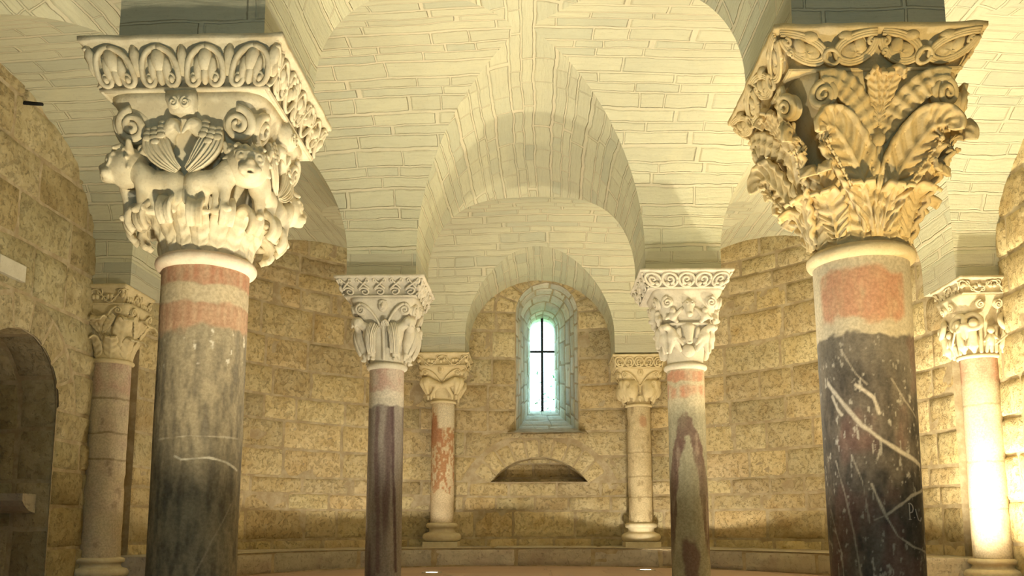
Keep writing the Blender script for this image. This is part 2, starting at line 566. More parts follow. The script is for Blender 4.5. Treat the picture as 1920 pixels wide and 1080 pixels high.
def ashlar(name, mp, s0, s1, z0, z1, seed, hole=None, breaks=(), rows=(.16, .27), lens=(.2, .55), mat=None, mortar=None, relief=.014, rough=.010, kind='structure', parent=None, n=9, m=7, ext=(), base_n=60, tints=None):
    """Coursed wall on the map mp(s,z,d). hole(z) -> (left,right) callables pair or None."""
    rnd = random.Random(seed)
    mb = MB()
    zs = [z0]
    bks = sorted([b for b in breaks if z0 < b < z1] + [z1])
    for b in bks:
        while b - zs[-1] > 1e-4:
            h = rnd.uniform(*rows)
            rem = b - zs[-1]
            if rem < rows[0] * 1.45:
                zs.append(b)
            elif rem - h < rows[0] * .7:
                zs.append(zs[-1] + rem / 2)
            else:
                zs.append(zs[-1] + h)
    for r in range(len(zs) - 1):
        a, b = zs[r], zs[r + 1]
        hl = hole((a + b) / 2) if hole else None
        segs = [(lambda z: s0, lambda z: s1)] if not hl else [(lambda z: s0, hl[0]), (hl[1], lambda z: s1)]
        for Lf, Rf in segs:
            zm = (a + b) / 2
            l, rr = Lf(zm), Rf(zm)
            cuts = [l]
            while True:
                w = rnd.uniform(*lens) * (.8 + .5 * (b - a) / rows[1])
                rem = rr - cuts[-1]
                if rem < lens[0] * 1.6:
                    break
                if rem - w < lens[0] * .8:
                    w = rem / 2
                    cuts.append(cuts[-1] + w)
                    break
                cuts.append(cuts[-1] + w)
            cuts.append(rr)
            for i in range(len(cuts) - 1):
                if cuts[i + 1] - cuts[i] < .03:
                    continue
                Lq = Lf if i == 0 else (lambda z, q=cuts[i]: q)
                Rq = Rf if i == len(cuts) - 2 else (lambda z, q=cuts[i + 1]: q)
                tn = rnd.choice(tints) if tints else None
                if tn:
                    br = rnd.uniform(.93, 1.06)
                    tn = tuple(c * br for c in tn)
                block(mb, mp, Lq, Rq, a, b, rnd, relief=relief, rough=rough, n=n, m=m, seed=seed, tint=tn)
    for e in ext:
        e(mb, rnd)
    o = mb.build(name, mat or M_WALL, parent, kind=kind)
    # the mortar bed behind the stones
    bb = MB()
    fine = sorted(set([z0, z1] + [z for z in breaks if z0 < z < z1] + list(np.linspace(z0, z1, 80))))
    for i in range(len(fine) - 1):
        a, b = fine[i], fine[i + 1]
        hl = hole((a + b) / 2) if hole else None
        segs = [(lambda z: s0, lambda z: s1)] if not hl else [(lambda z: s0, hl[2] if len(hl) > 2 else hl[0]), (hl[3] if len(hl) > 2 else hl[1], lambda z: s1)]
        for Lf, Rf in segs:
            e = 1e-5
            rws = []
            for z, zz in ((a, a + e), (b, b - e)):
                l, rr = Lf(zz), Rf(zz)
                rws.append([mp(l + (rr - l) * k / base_n, z, 0.0) for k in range(base_n + 1)])
            bb.grid(rws)
    base = bb.build(name + '_mortar', mortar or M_MORTAR, o, kind='structure')
    return o


def ring_blocks(mb, mp, cs, cz, r0, r1, a0, a1, count, rnd, relief=.016, tint=None, rough=.006):
    """voussoirs: polar stones on the map mp"""
    for k in range(count):
        b0, b1 = a0 + (a1 - a0) * k / count, a0 + (a1 - a0) * (k + 1) / count
        rr1 = r1 * rnd.uniform(.97, 1.02)
        pm = lambda s, z, d, rr1=rr1: mp(cs + z * math.cos(s), cz + z * math.sin(s), d)
        vs = []
        br = rnd.uniform(.94, 1.08)
        tn = tint or tuple(c * br for c in rnd.choice(TINTS[:5]))
        rel = relief * rnd.uniform(.6, 1.2)
        off = rnd.uniform(0, 99)
        N, Mx = 9, 8
        g = .006
        for j in range(Mx):
            for i in range(N):
                u, w = i / (N - 1), j / (Mx - 1)
                rad = r0 + g * .3 + (rr1 - g - r0) * w
                ang = b0 + (b1 - b0) * u
                ang += (g / rad) * (1 - 2 * u)
                edge = i in (0, N - 1) or j == Mx - 1
                d = -.004 if edge else rel + mnoise.fractal(Vector((ang * 3 + off, rad * 6, 1)), .8, 2, 3) * rough
                if j == 0:
                    d = rel * .8 if not edge else 0
                vs.append(pm(ang, rad, d))
        mb.add(vs, [(j * N + i, j * N + i + 1, (j + 1) * N + i + 1, (j + 1) * N + i) for j in range(Mx - 1) for i in range(N - 1)], tn)


# ================================================================== THE ROOM
ZS, ZAB = 2.45, 2.268          # springing of the vaults, top of the abaci
WL, WR = -3.45, 3.45           # side walls
RA, YA = 3.35, 6.40            # apse radius and centre
YJ = 6.87

# ---- floor
mb = MB()
xs = np.linspace(-4.6, 4.6, 16); ys = np.linspace(-1.4, 10.2, 20)
mb.grid([[(x, y, 0.0) for x in xs] for y in ys])
mb.build('floor', M_FLOOR, kind='structure', uvs=[(p[0] + 5, p[1] + 5) for p in mb.v], smooth=False)

# ---- vault: two crossing families of barrels, the higher one showing
Y0 = -1.35


def lerp(a, b, t):
    return a + (b - a) * t


def interp(y, pts):
    if y <= pts[0][0]:
        return pts[0][1]
    for (ya, va), (yb, vb) in zip(pts, pts[1:]):
        if y <= yb:
            return lerp(va, vb, (y - ya) / (yb - ya))
    return pts[-1][1]


edges = [lambda y: -4.2, lambda y: -3.15,
         lambda y: interp(y, [(3.0, -1.61), (3.75, -1.60), (6.2, -1.44), (6.9, -1.43), (9.1, -1.275)]),
         lambda y: interp(y, [(3.0, -1.047), (3.75, -1.046), (6.2, -.917), (6.9, -.917), (9.1, -.800)]),
         lambda y: interp(y, [(3.0, .955), (3.75, .957), (6.2, .792), (6.9, .795), (9.1, .815)]),
         lambda y: interp(y, [(3.0, 1.525), (3.75, 1.52), (6.2, 1.35), (6.9, 1.345), (9.1, 1.285)]),
         lambda y: 3.12, lambda y: 4.2]
xkinds = ['p', 'a', 'p', 'n', 'p', 'a', 'p']
yst = [Y0, 3.03, 3.75, 6.20, 6.88, 9.10, 10.0]
ykinds = ['a', 'p', 'a', 'p', 'a', 'p']


def cosines(n):
    return [-math.cos(PI * i / n) for i in range(n + 1)]


XP = []   # (zone, t)
for z, kd in enumerate(xkinds):
    ts = cosines(56 if kd == 'n' else 44) if kd != 'p' else [-1, -.5, 0, .5, 1]
    XP += [(z, t) for t in (ts if z == 0 else ts[1:])]
YP = []
for z, kd in enumerate(ykinds):
    ts = cosines(52) if kd == 'a' else [-1, -.5, 0, .5, 1]
    YP += [(z, t) for t in (ts if z == 0 else ts[1:])]


def xpos(i, y):
    z, t = XP[i]
    a, b = edges[z](y), edges[z + 1](y)
    return (a + b) / 2 + (b - a) / 2 * t


def ypos(j):
    z, t = YP[j]
    return (yst[z] + yst[z + 1]) / 2 + (yst[z + 1] - yst[z]) / 2 * t


def fx(i, y):
    z, t = XP[i]
    if xkinds[z] == 'p':
        return ZS
    rise = interp(y, [(6.2, 1.05), (6.88, 1.05), (9.1, .80)]) if xkinds[z] == 'n' else .98
    return ZS + rise * math.sqrt(max(0, 1 - t * t))


def fy(j, x):
    z, t = YP[j]
    if ykinds[z] == 'p':
        return ZS
    return ZS + (1.05 - .040 * abs(x)) * math.sqrt(max(0, 1 - t * t))


def arc_table(P, kinds, half_of):
    out = [0.0]
    for k in range(1, len(P)):
        z, t = P[k]
        tp = P[k - 1][1] if P[k - 1][0] == z else -1
        hw = half_of(z)
        r = 1.0 if kinds[z] != 'p' else 0
        f = lambda q: r * math.sqrt(max(0, 1 - q * q))
        out.append(out[-1] + math.hypot(hw * (t - tp), f(t) - f(tp)))
    return out


AX = arc_table(XP, xkinds, lambda z: (edges[z + 1](6.5) - edges[z](6.5)) / 2)
AY = arc_table(YP, ykinds, lambda z: (yst[z + 1] - yst[z]) / 2)
mb = MB(); uvs = []
pool = {}


def vkey(key, p, uv):
    if key not in pool:
        pool[key] = len(mb.v)
        mb.v.append(p); uvs.append(uv)
    return pool[key]


nxp, nyp = len(XP), len(YP)
pts = [[None] * nyp for _ in range(nxp)]
for j in range(nyp):
    y = ypos(j)
    for i in range(nxp):
        x = xpos(i, y)
        # the side piers stand a hand deeper than the free ones
        sh = .14 * min(1, max(0, (abs(x) - 1.45) / 1.67)) * interp(y, [(3.75, 0), (6.2, 1), (6.88, 0)])
        pts[i][j] = (x, y + sh, fx(i, y), fy(j, x))
for i in range(nxp - 1):
    for j in range(nyp - 1):
        if xkinds[XP[i + 1][0]] == 'p' and ykinds[YP[j + 1][0]] == 'p':
            continue
        cor = [(i, j), (i + 1, j), (i + 1, j + 1), (i, j + 1)]
        forced = 'A' if ykinds[YP[j + 1][0]] == 'p' else ('B' if xkinds[XP[i + 1][0]] == 'p' else None)
        d = [pts[a][b][2] - pts[a][b][3] for a, b in cor]
        if forced == 'A':
            d = [1] * 4
        elif forced == 'B':
            d = [-1] * 4
        for fam, sg in (('A', 1), ('B', -1)):
            poly = []
            for k in range(4):
                (a, b), (a2, b2) = cor[k], cor[(k + 1) % 4]
                d1, d2 = d[k] * sg, d[(k + 1) % 4] * sg
                P, Q = pts[a][b], pts[a2][b2]
                zz = 2 if fam == 'A' else 3
                uvf = (lambda a, b: (pts[a][b][1] + 3, AX[a])) if fam == 'A' else (lambda a, b: (pts[a][b][0] + 8, AY[b] + .05))
                if d1 >= 0:
                    poly.append(vkey((fam, a, b), (P[0], P[1], P[zz]), uvf(a, b)))
                if (d1 > 0 and d2 < 0) or (d1 < 0 and d2 > 0):
                    t = d1 / (d1 - d2)
                    key = (fam,) + tuple(sorted([(a, b), (a2, b2)]))
                    u1, u2 = uvf(a, b), uvf(a2, b2)
                    zA, zB = lerp(P[2], Q[2], t), lerp(P[3], Q[3], t)
                    poly.append(vkey(key, (lerp(P[0], Q[0], t), lerp(P[1], Q[1], t), (zA + zB) / 2), (lerp(u1[0], u2[0], t), lerp(u1[1], u2[1], t))))
            if len(set(poly)) >= 3:
                mb.f.append(tuple(reversed(poly)))
mb.build('ceiling', M_VAULT, kind='structure', uvs=uvs)


# ---- stilt blocks (imposts) between capital and vault
def pier(name, x0, x1, y0, y1, z0=ZAB - .004, z1=ZS + .004):
    mb = MB(); uv = []
    n = 6
    per = [(x0, y0), (x1, y0), (x1, y1), (x0, y1), (x0, y0)]
    acc = 0
    for (a, b), (c, d) in zip(per, per[1:]):
        L = math.hypot(c - a, d - b)
        rows = []
        for z in (z0, z1):
            rows.append([(a + (c - a) * k / n, b + (d - b) * k / n, z) for k in range(n + 1)])
            uv += [(acc + L * k / n + x0 * 3, z - 2.2) for k in range(n + 1)]
        acc += L
        mb.grid(rows)
    for z in (z0, z1):
        mb.add([(x0, y0, z), (x1, y0, z), (x1, y1, z), (x0, y1, z)], [(0, 1, 2, 3)])
        uv += [(x0, y0), (x1, y0), (x1, y1), (x0, y1)]
    return mb.build(name, M_PIER, kind='structure', smooth=False, uvs=uv)


pier('trim_1', -1.61, -1.046, 3.03, 3.75)
pier('trim_2', .955, 1.523, 3.03, 3.75)
pier('trim_3', -1.44, -.917, 6.2, 6.88)
pier('trim_4', .792, 1.35, 6.2, 6.88)
pier('trim_5', -1.275, -.80, 9.1, 9.8)
pier('trim_6', .815, 1.285, 9.1, 9.8)
pier('trim_7', -3.6, -3.15, 6.34, 6.88)
pier('trim_8', 3.12, 3.6, 6.34, 6.88)

# ---- apse wall with its window and the low arched recess
WX, WZ, WR_ = .09, 2.868, .359          # window centre, springing, radius (outer)
SILL = 1.474
NX, NB, NA, NR = -.005, .905, .549, .283   # recess: centre, base, half width, rise
NRAD = (NA * NA + NR * NR) / (2 * NR)
NCZ = NB + NR - NRAD
RINGW, RINGN = .25, .235
RINGX = SILL - NCZ - NRAD - .0005


def apse(s, z, d):
    th = s / RA
    r = RA - d
    return (r * math.sin(th), YA + r * math.cos(th), z)


def apse_hole(z):
    def sq(q):
        return math.sqrt(max(0.0, q))
    top = WZ + WR_ + RINGW
    if NB <= z < SILL:
        o = lambda q: sq((NRAD + RINGX) ** 2 - (q - NCZ) ** 2)
        i = lambda q: sq(NRAD ** 2 - (q - NCZ) ** 2) if q < NB + NR else 0.0
        return (lambda q: NX - o(q), lambda q: NX + o(q), lambda q: NX - i(q), lambda q: NX + i(q))
    if SILL <= z < WZ:
        return (lambda q: WX - WR_, lambda q: WX + WR_)
    if WZ <= z < top:
        o = lambda q: sq((WR_ + RINGW) ** 2 - (q - WZ) ** 2)
        i = lambda q: sq(WR_ ** 2 - (q - WZ) ** 2) if q < WZ + WR_ else 0.0
        return (lambda q: WX - o(q), lambda q: WX + o(q), lambda q: WX - i(q), lambda q: WX + i(q))
    return None


def apse_rings(mb, rnd):
    ring_blocks(mb, apse, WX, WZ, WR_, WR_ + RINGW, 0, PI, 9, rnd)
    a = math.asin((NB - NCZ) / NRAD)
    ring_blocks(mb, apse, NX, NCZ, NRAD, NRAD + RINGN, a - .04, PI - a + .04, 10, rnd, tint=None)
    block(mb, apse, lambda z: -.40, lambda z: .50, NB + NR + RINGN - .03, SILL - .004, rnd, relief=.012)


SMAX = RA * math.acos((YJ - YA) / RA)
ashlar('wall_apse', apse, -SMAX, SMAX, 0.0, 3.75, 11, apse_hole,
       (NB, SILL, WZ, WZ + WR_ + RINGW, NB + NR, WZ + WR_), rows=(.22, .36), lens=(.28, .60), ext=(apse_rings,), rough=.020, relief=.013)


# recess under the window
def tunnel(name, prof, dirn, depth, seed, mat, kind='structure', rows=(.18, .3), lens=(.18, .34), centre=None, inner=None):
    """blocks over the reveal of an opening; prof: list of 3-D points along its rim"""
    P = [Vector(p) for p in prof]
    Q = [Vector(q) for q in inner] if inner else [p + Vector(dirn) * depth for p in P]
    cum = [0]
    for a, b in zip(P, P[1:]):
        cum.append(cum[-1] + (b - a).length)
    C = Vector(centre)
    D = Vector(dirn).normalized()

    def mp(s, z, d):
        s = min(max(s, 0), cum[-1] - 1e-6)
        k = max(i for i in range(len(cum) - 1) if cum[i] <= s)
        t = (s - cum[k]) / (cum[k + 1] - cum[k])
        a = P[k].lerp(P[k + 1], t); b = Q[k].lerp(Q[k + 1], t)
        p = a.lerp(b, min(max(z / depth, 0), 1))
        tang = (P[k + 1] - P[k]).normalized()
        nn = tang.cross(D).normalized()
        if nn.dot(C - a) < 0:
            nn = -nn
        return tuple(p + nn * d)
    return ashlar(name, mp, 0, cum[-1], 0, depth, seed, rows=rows, lens=lens, mat=mat, relief=.006, rough=.005, n=7, m=7, kind=kind)


def on_apse(s, z, back=0.0):
    p = apse(s, z, 0)
    return (p[0], p[1] + back, p[2])


rp = []
a0 = math.asin((NB - NCZ) / NRAD)
for k in range(25):
    a = a0 + (PI - 2 * a0) * k / 24
    rp.append(on_apse(NX + NRAD * math.cos(a), NCZ + NRAD * math.sin(a)))
tunnel('wall_recess', rp, (0, 1, 0), .40, 21, M_WALL, centre=(0, 9.8, NB), lens=(.15, .3))
mb = MB()
yb = 10.04
ashlar('wall_recess_back', lambda s, z, d: (s, yb - d, z), -.7, .7, .8, 1.3, 23, rows=(.1, .17), lens=(.2, .34), relief=.006, rough=.006)
mb.grid([[(-.7, 9.70, NB), (.7, 9.70, NB)], [(-.7, 10.2, NB), (.7, 10.2, NB)]])
mb.build('wall_recess_ledge', M_MORTAR, kind='structure', smooth=False)

# window: deep splayed reveal down to a narrow slit
YI = 10.85
IX, IZ, IR, ISILL = .04, 2.905, .158, 1.863
outer, inner = [], []
for k in range(13):
    outer.append(on_apse(WX - WR_, SILL - .06 + (WZ - SILL + .06) * k / 12)); inner.append((IX - IR, YI, ISILL - .06 + (IZ - ISILL + .06) * k / 12))
for k in range(1, 24):
    a = PI - PI * k / 24
    outer.append(on_apse(WX + WR_ * math.cos(a), WZ + WR_ * math.sin(a))); inner.append((IX + IR * math.cos(a), YI, IZ + IR * math.sin(a)))
for k in range(13):
    outer.append(on_apse(WX + WR_, WZ + (SILL - .06 - WZ) * k / 12)); inner.append((IX + IR, YI, IZ + (ISILL - .06 - IZ) * k / 12))
win = tunnel('window_1', outer, (0, 1, 0), 1.15, 31, M_SPLAY, centre=(WX, 9.8, 2.3), inner=inner, rows=(.16, .36), lens=(.16, .30))


def sill_map(s, z, d):
    t = z / 1.2
    x = lerp(WX + (s - .5) * 2.04 * WR_, IX + (s - .5) * 2.08 * IR, t)
    yo = on_apse(WX, SILL)[1] - .01
    return (x, lerp(yo, YI + .02, t), lerp(SILL, ISILL, t) + d)


mb = MB(); rnd = random.Random(5)
for r in range(4):
    cuts = [0, rnd.uniform(.3, .7), 1]
    for a, b in zip(cuts, cuts[1:]):
        block(mb, sill_map, lambda z, a=a: a, lambda z, b=b: b, r * .3, (r + 1) * .3 - .001, rnd, gap=.004, relief=.008, rough=.008, tint=(.98, .98, 1.0))
mb.build('window_sill', M_SPLAY, win, kind='structure')
mb = MB()   # slab under the reveal so no daylight slips round it
mb.grid([[(WX - .45, 9.6, SILL - .02), (WX + .45, 9.6, SILL - .02)], [(IX - .3, YI + .2, ISILL - .02), (IX + .3, YI + .2, ISILL - .02)]])
mb.build('window_sill_bed', M_MORTAR, win, kind='structure')
# outer skin of the wall round the slit
mb = MB()
rim = [(p[0], p[2]) for p in inner]
rim = [(IX - IR, ISILL)] + rim + [(IX + IR, ISILL)]
n = len(rim)
rows = [[], [], []]
for (x, z) in rim + [rim[0]]:
    dx, dz = x - IX, z - 2.4
    q = max(abs(dx) / .9, abs(dz) / 1.2)
    rows[0].append((x, YI + .18, z)); rows[1].append((x, YI, z)); rows[2].append((IX + dx / q, YI, 2.4 + dz / q))
mb.grid(rows)
mb.build('window_slit_rim', M_SPLAY, win, kind='structure', smooth=False)

# ---- stone bench round the apse foot
BR = RA - .62


def bench(s, z, d):
    th = s / BR
    r = BR - d if z < .195 else BR
    return (r * math.sin(th), YA + .02 + r * math.cos(th), z)


ashlar('trim_9', bench, -BR * 1.52, BR * 1.52, 0, .185, 41, rows=(.18, .19), lens=(.4, .8), mat=M_BENCH, relief=.010, rough=.012)


def bench_top(s, z, d):
    th = s / BR
    r = BR + z
    return (r * math.sin(th), YA + .02 + r * math.cos(th), .188 + d)


ashlar('trim_10', bench_top, -BR * 1.52, BR * 1.52, -.01, .66, 43, rows=(.30, .36), lens=(.4, .8), mat=M_BENCH, relief=.006, rough=.006)

mb = MB()   # the bench stops at the side walls
for sg in (-1, 1):
    a_ = sg * 1.52
    mb.grid([[((BR + q) * math.sin(a_), YA + .02 + (BR + q) * math.cos(a_), z) for q in (0, .33, .68)] for z in (0, .19)])
mb.build('trim_11', M_BENCH, kind='structure', smooth=False)

# ---- side walls
JY, JR, JZ = 5.42 * 3.45 / 3.4, .48, 1.25     # blind arch in the left wall
DEP = .9


def lw(s, z, d):
    return (WL + d, s, z)


def lw_hole(z):
    if z < JZ:
        return (lambda q: JY - JR, lambda q: JY + JR)
    if z < JZ + JR + .24:
        o = lambda q: math.sqrt(max(0, (JR + .24) ** 2 - (q - JZ) ** 2))
        i = lambda q: math.sqrt(max(0, JR ** 2 - (q - JZ) ** 2)) if q < JZ + JR else 0
        return (lambda q: JY - o(q), lambda q: JY + o(q), lambda q: JY - i(q), lambda q: JY + i(q))
    return None


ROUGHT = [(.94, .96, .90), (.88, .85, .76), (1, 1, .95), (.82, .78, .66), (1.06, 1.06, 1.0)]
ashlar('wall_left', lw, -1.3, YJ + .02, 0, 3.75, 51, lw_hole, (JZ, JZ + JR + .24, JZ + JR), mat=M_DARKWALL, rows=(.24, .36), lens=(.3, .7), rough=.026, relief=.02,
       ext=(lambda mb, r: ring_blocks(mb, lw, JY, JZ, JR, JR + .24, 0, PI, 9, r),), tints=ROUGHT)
JRo, JR = JR, JR + .012
prof = [(WL, JY + JR, JZ * k / 8) for k in range(9)] + [(WL, JY + JR * math.cos(PI * k / 20), JZ + JR * math.sin(PI * k / 20)) for k in range(1, 20)] + [(WL, JY - JR, JZ * (8 - k) / 8) for k in range(9)]
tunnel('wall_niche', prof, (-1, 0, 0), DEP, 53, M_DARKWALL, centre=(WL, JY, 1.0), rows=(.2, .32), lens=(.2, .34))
JR = JRo
ashlar('wall_niche_back', lambda s, z, d: (WL - DEP + d, s, z), JY - .6, JY + .6, 0, 1.9, 55, rows=(.2, .3), lens=(.25, .5))
ashlar('wall_right', lambda s, z, d: (WR - d, s, z), -1.3, YJ + .02, 0, 3.75, 61, rows=(.24, .36), lens=(.3, .7), rough=.024, relief=.02, tints=[(1, 1, .96), (.95, .93, .86), (1.04, 1.02, .96), (.88, .84, .74)])
mb = MB()
for x0, x1 in ((-3.6, -3.30), (3.30, 3.6)):
    mb.grid([[(x0, YJ, 0), (x1, YJ, 0)], [(x0, YJ, 3.75), (x1, YJ, 3.75)]])
mb.build('wall_jamb', M_MORTAR, kind='structure', smooth=False)
# wall behind the viewer; doorway added, placed and sized to admit cool fill
mb = MB()
for a, b, c, d in ((-4.2, -.10, 0, 3.75), (.30, 4.2, 0, 3.75), (-.10, .30, 1.9, 3.75)):
    mb.box(a, b, -1.35, -1.2, c, d)
mb.build('wall_south', M_MORTAR, kind='structure', smooth=False)
#@@COLUMNS@@
# ================================================================== COLUMNS


class Bell:
    """capital core: round at the neck (h=0), square at the top (h=1)"""
    def __init__(s, z0, z1, r0, w1, g=1.7, sq=5.0):
        s.z0, s.z1, s.r0, s.w1, s.g, s.sq = z0, z1, r0, w1, g, sq

    def p(s, phi, h, off=0.0):
        hh = min(max(h, 0), 1.05)
        n = 2 + s.sq * hh ** 1.6
        w = s.r0 + (s.w1 - s.r0) * hh ** s.g
        sn, cs = math.sin(phi), math.cos(phi)
        rad = w / ((abs(sn) ** n + abs(cs) ** n) ** (1 / n)) + off
        return Vector((rad * sn, -rad * cs, s.z0 + h * (s.z1 - s.z0)))

    def core(s, parent, mat, name='capital'):
        mb = MB()
        N = 72
        rows = [[s.p(2 * PI * j / N, h) for j in range(N)] for h in [0, .04, .1, .2, .3, .4, .5, .6, .7, .8, .88, .94, 1]]
        mb.grid(rows, close_u=True)
        mb.f.append(tuple(range(12 * N, 13 * N)))
        return mb.build(name, mat, parent)


def ribbon(mb, spine, width, outward, thick=.012, rib=.004, ribn=9, cup=.25, slant=.6, rim=0.0, m=11, scallop=.0, lobes=7):
    """a carved frond: raised midrib, slanting lobes either side, given thickness"""
    S = [Vector(p) for p in spine]
    want = max(len(S), int(ribn * 9) if abs(ribn) > 1 else 0)
    if want > len(S):      # smooth resampling so every lobe gets its own points
        T0 = S
        L = [T0[0] * 2 - T0[1]] + T0 + [T0[-1] * 2 - T0[-2]]
        S = []
        for q in range(want):
            f = q / (want - 1) * (len(T0) - 1)
            a = min(int(f), len(T0) - 2)
            u = f - a
            p0, p1, p2, p3 = L[a], L[a + 1], L[a + 2], L[a + 3]
            S.append(.5 * (2 * p1 + (p2 - p0) * u + (2 * p0 - 5 * p1 + 4 * p2 - p3) * u * u + (3 * p1 - p0 - 3 * p2 + p3) * u ** 3))
    k = len(S)
    front, back = [], []
    side = None
    for i in range(k):
        T = (S[min(i + 1, k - 1)] - S[max(i - 1, 0)]).normalized()
        if side is None:
            side = T.cross(Vector(outward)).normalized()
        side = (side - T * side.dot(T)).normalized()
        nn = side.cross(T).normalized()
        if i == 0 and nn.dot(Vector(outward)) < 0:
            side = -side
            nn = -nn
        t = i / (k - 1)
        w = width(t)
        f, b = [], []
        for j in range(m):
            q = -1 + 2 * j / (m - 1)
            a = abs(q)
            ph = (t * ribn - a * slant) * 2 * PI
            d = rib * math.sin(ph) * min(1, 4 * a) * (1 - .3 * a) - cup * w * a * a
            d *= 1 if t < .72 else max(.1, 1 - (t - .72) * 3.4)
            d += rib * 1.6 * max(0, 1 - a * 5)
            if rim and a > .8:
                d += rim * (1 if t < .75 else max(.2, 1 - (t - .75) * 3.2))
            ww = w * (1 + scallop * math.sin(t * lobes * 2 * PI) * a)
            P = S[i] + side * (q * ww) + nn * d
            f.append(P); b.append(P - nn * thick)
        front.append(f); back.append(b)
    rows = [f + b[::-1] for f, b in zip(front, back)]
    mb.grid(rows, close_u=True)
    n2 = 2 * m
    o = len(mb.v) - k * n2
    for base, rev in ((o, False), (o + (k - 1) * n2, True)):
        for j in range(m - 1):
            q = (base + j, base + j + 1, base + n2 - 2 - j, base + n2 - 1 - j)
            mb.f.append(q if rev else q[::-1])


def bezier(ps, n=14):
    ps = [Vector(p) for p in ps]
    out = []
    for i in range(n + 1):
        q = list(ps)
        t = i / n
        while len(q) > 1:
            q = [a.lerp(b, t) for a, b in zip(q, q[1:])]
        out.append(q[0])
    return out


def curl_leaf(bell, phi0, h0, h1, out, wid, curl=.6, dphi=0.0, name='leaf', parent=None, mat=None, rib=.004, ribn=6, tip=.5, thick=.012, cup=.3, rim=0.0):
    """leaf that climbs the bell then rolls outward and down"""
    n = 22
    sp = []
    H = bell.z1 - bell.z0
    for i in range(n + 1):
        t = i / n
        if t < .65:
            q = t / .65
            sp.append(bell.p(phi0 + dphi * q, h0 + (h1 - h0) * q, .004 + out * .35 * q ** 2))
        else:
            q = (t - .65) / .35
            a = q * PI * curl
            base = bell.p(phi0 + dphi, h1, .004 + out * .35)
            d = Vector((math.sin(phi0 + dphi), -math.cos(phi0 + dphi), 0))
            R = out * .5
            sp.append(base + d * (R - R * math.cos(a)) + Vector((0, 0, R * math.sin(a))))
    mb = MB()
    prof = lambda t: wid * (.75 + .5 * math.sin(min(t * 1.25, 1) * PI * .8)) * (1 if t < .7 else 1 - tip * ((t - .7) / .3) ** 1.5)
    ribbon(mb, sp, prof, (math.sin(phi0), -math.cos(phi0), 0.2), thick=thick, rib=rib, ribn=ribn, cup=cup, rim=rim)
    return mb.build(name, mat, parent)


def volute_mesh(mb, c, e1, e2, R, turns=2.1, sgn=1, tube=.3, out=None, boss=True, start=-.5 * PI):
    c, e1, e2 = Vector(c), Vector(e1).normalized(), Vector(e2).normalized()
    e3 = e1.cross(e2).normalized()
    if out is not None and e3.dot(Vector(out)) < 0:
        e3 = -e3
    pts, rr = [], []
    n = int(26 * turns)
    for i in range(n + 1):
        t = i / n
        a = start + sgn * t * turns * 2 * PI
        r = R * (1 - .86 * t ** .8)
        pts.append(c + e1 * (r * math.cos(a)) + e2 * (r * math.sin(a)) + e3 * (R * .35 * t))
        rr.append(R * tube * (1 - .55 * t))
    mb.tube(pts, rr, n=7)
    # backing cone
    rows = []
    for q in range(6):
        rad = R * 1.05 * (1 - q / 5) + .0005
        rows.append([c + (e1 * math.cos(2 * PI * j / 24) + e2 * math.sin(2 * PI * j / 24)) * rad + e3 * (R * (.02 + .28 * q / 5) - R * .1) for j in range(24)])
    rows.insert(0, [p - e3 * R * .5 for p in rows[0]])
    mb.grid(rows, close_u=True)


# ---- abacus: splayed block, plain fillet on top, carved band on each side
class Abacus:
    def __init__(s, z0, z1, b, t, cx=0.0, cy=0.0, lip=.03):
        s.z0, s.z1, s.b, s.t, s.cx, s.cy, s.lip = z0, z1, b, t, cx, cy, lip

    def face(s, k, u, v, d=0.0):
        """k = 0 front,1 +x,2 back,3 -x; u -1..1 along, v 0..1 up the carved band"""
        zt = s.z1 - s.lip
        w = s.b + (s.t - .012 - s.b) * v
        z = s.z0 + (zt - s.z0) * v
        sl = math.atan2(s.t - s.b, zt - s.z0)
        p = Vector((u * w, -(w + d * math.cos(sl)), z - d * math.sin(sl)))
        r = Matrix.Rotation(k * PI / 2, 3, 'Z') @ p
        return Vector((r.x + s.cx, r.y + s.cy, r.z))

    def block(s, parent, mat, seed=0):
        mb = MB()
        zt = s.z1 - s.lip
        lv = []
        N = 20
        H_ = zt - s.z0
        wv = lambda v: s.b + (s.t - .012 - s.b) * v
        dc = s.t * .042
        for (w, z) in ((s.b - .004, s.z0), (s.b, s.z0 + .004), (wv(.05), s.z0 + H_ * .05), (wv(.07) - dc, s.z0 + H_ * .07), (wv(.94) - dc, s.z0 + H_ * .94), (wv(.97), s.z0 + H_ * .97), (s.t - .012, zt), (s.t - .002, zt + .004), (s.t, zt + s.lip * .3), (s.t, s.z1 - .006), (s.t - .008, s.z1)):
            row = []
            for k in range(4):
                for i in range(N):
                    u = -1 + 2 * i / N
                    p = Matrix.Rotation(k * PI / 2, 3, 'Z') @ Vector((u * w, -w, z))
                    j = mnoise.noise(Vector((p.x * 22 + seed, p.y * 22, p.z * 22))) * (.005 if z > zt else .001)
                    row.append((p.x * (1 + j * 2) + s.cx, p.y * (1 + j * 2) + s.cy, p.z + j * .6))
            lv.append(row)
        mb.grid(lv, close_u=True)
        mb.f.append(tuple(range((len(lv) - 1) * 4 * N, len(lv) * 4 * N)))
        mb.f.append(tuple(reversed(range(4 * N))))
        return mb.build('abacus', mat, parent)


def face_pts(ab, k, uv, d):
    return [ab.face(k, u, v, d) for u, v in uv]


def strand(mb, ab, k, uv, r, d=0.006, n=6, flat=1.1):
    d = d - ab.t * .022
    mb.tube(face_pts(ab, k, uv, d), r, n=n, flat=flat, nrm=ab.face(k, 0, .5, 1) - ab.face(k, 0, .5, 0))


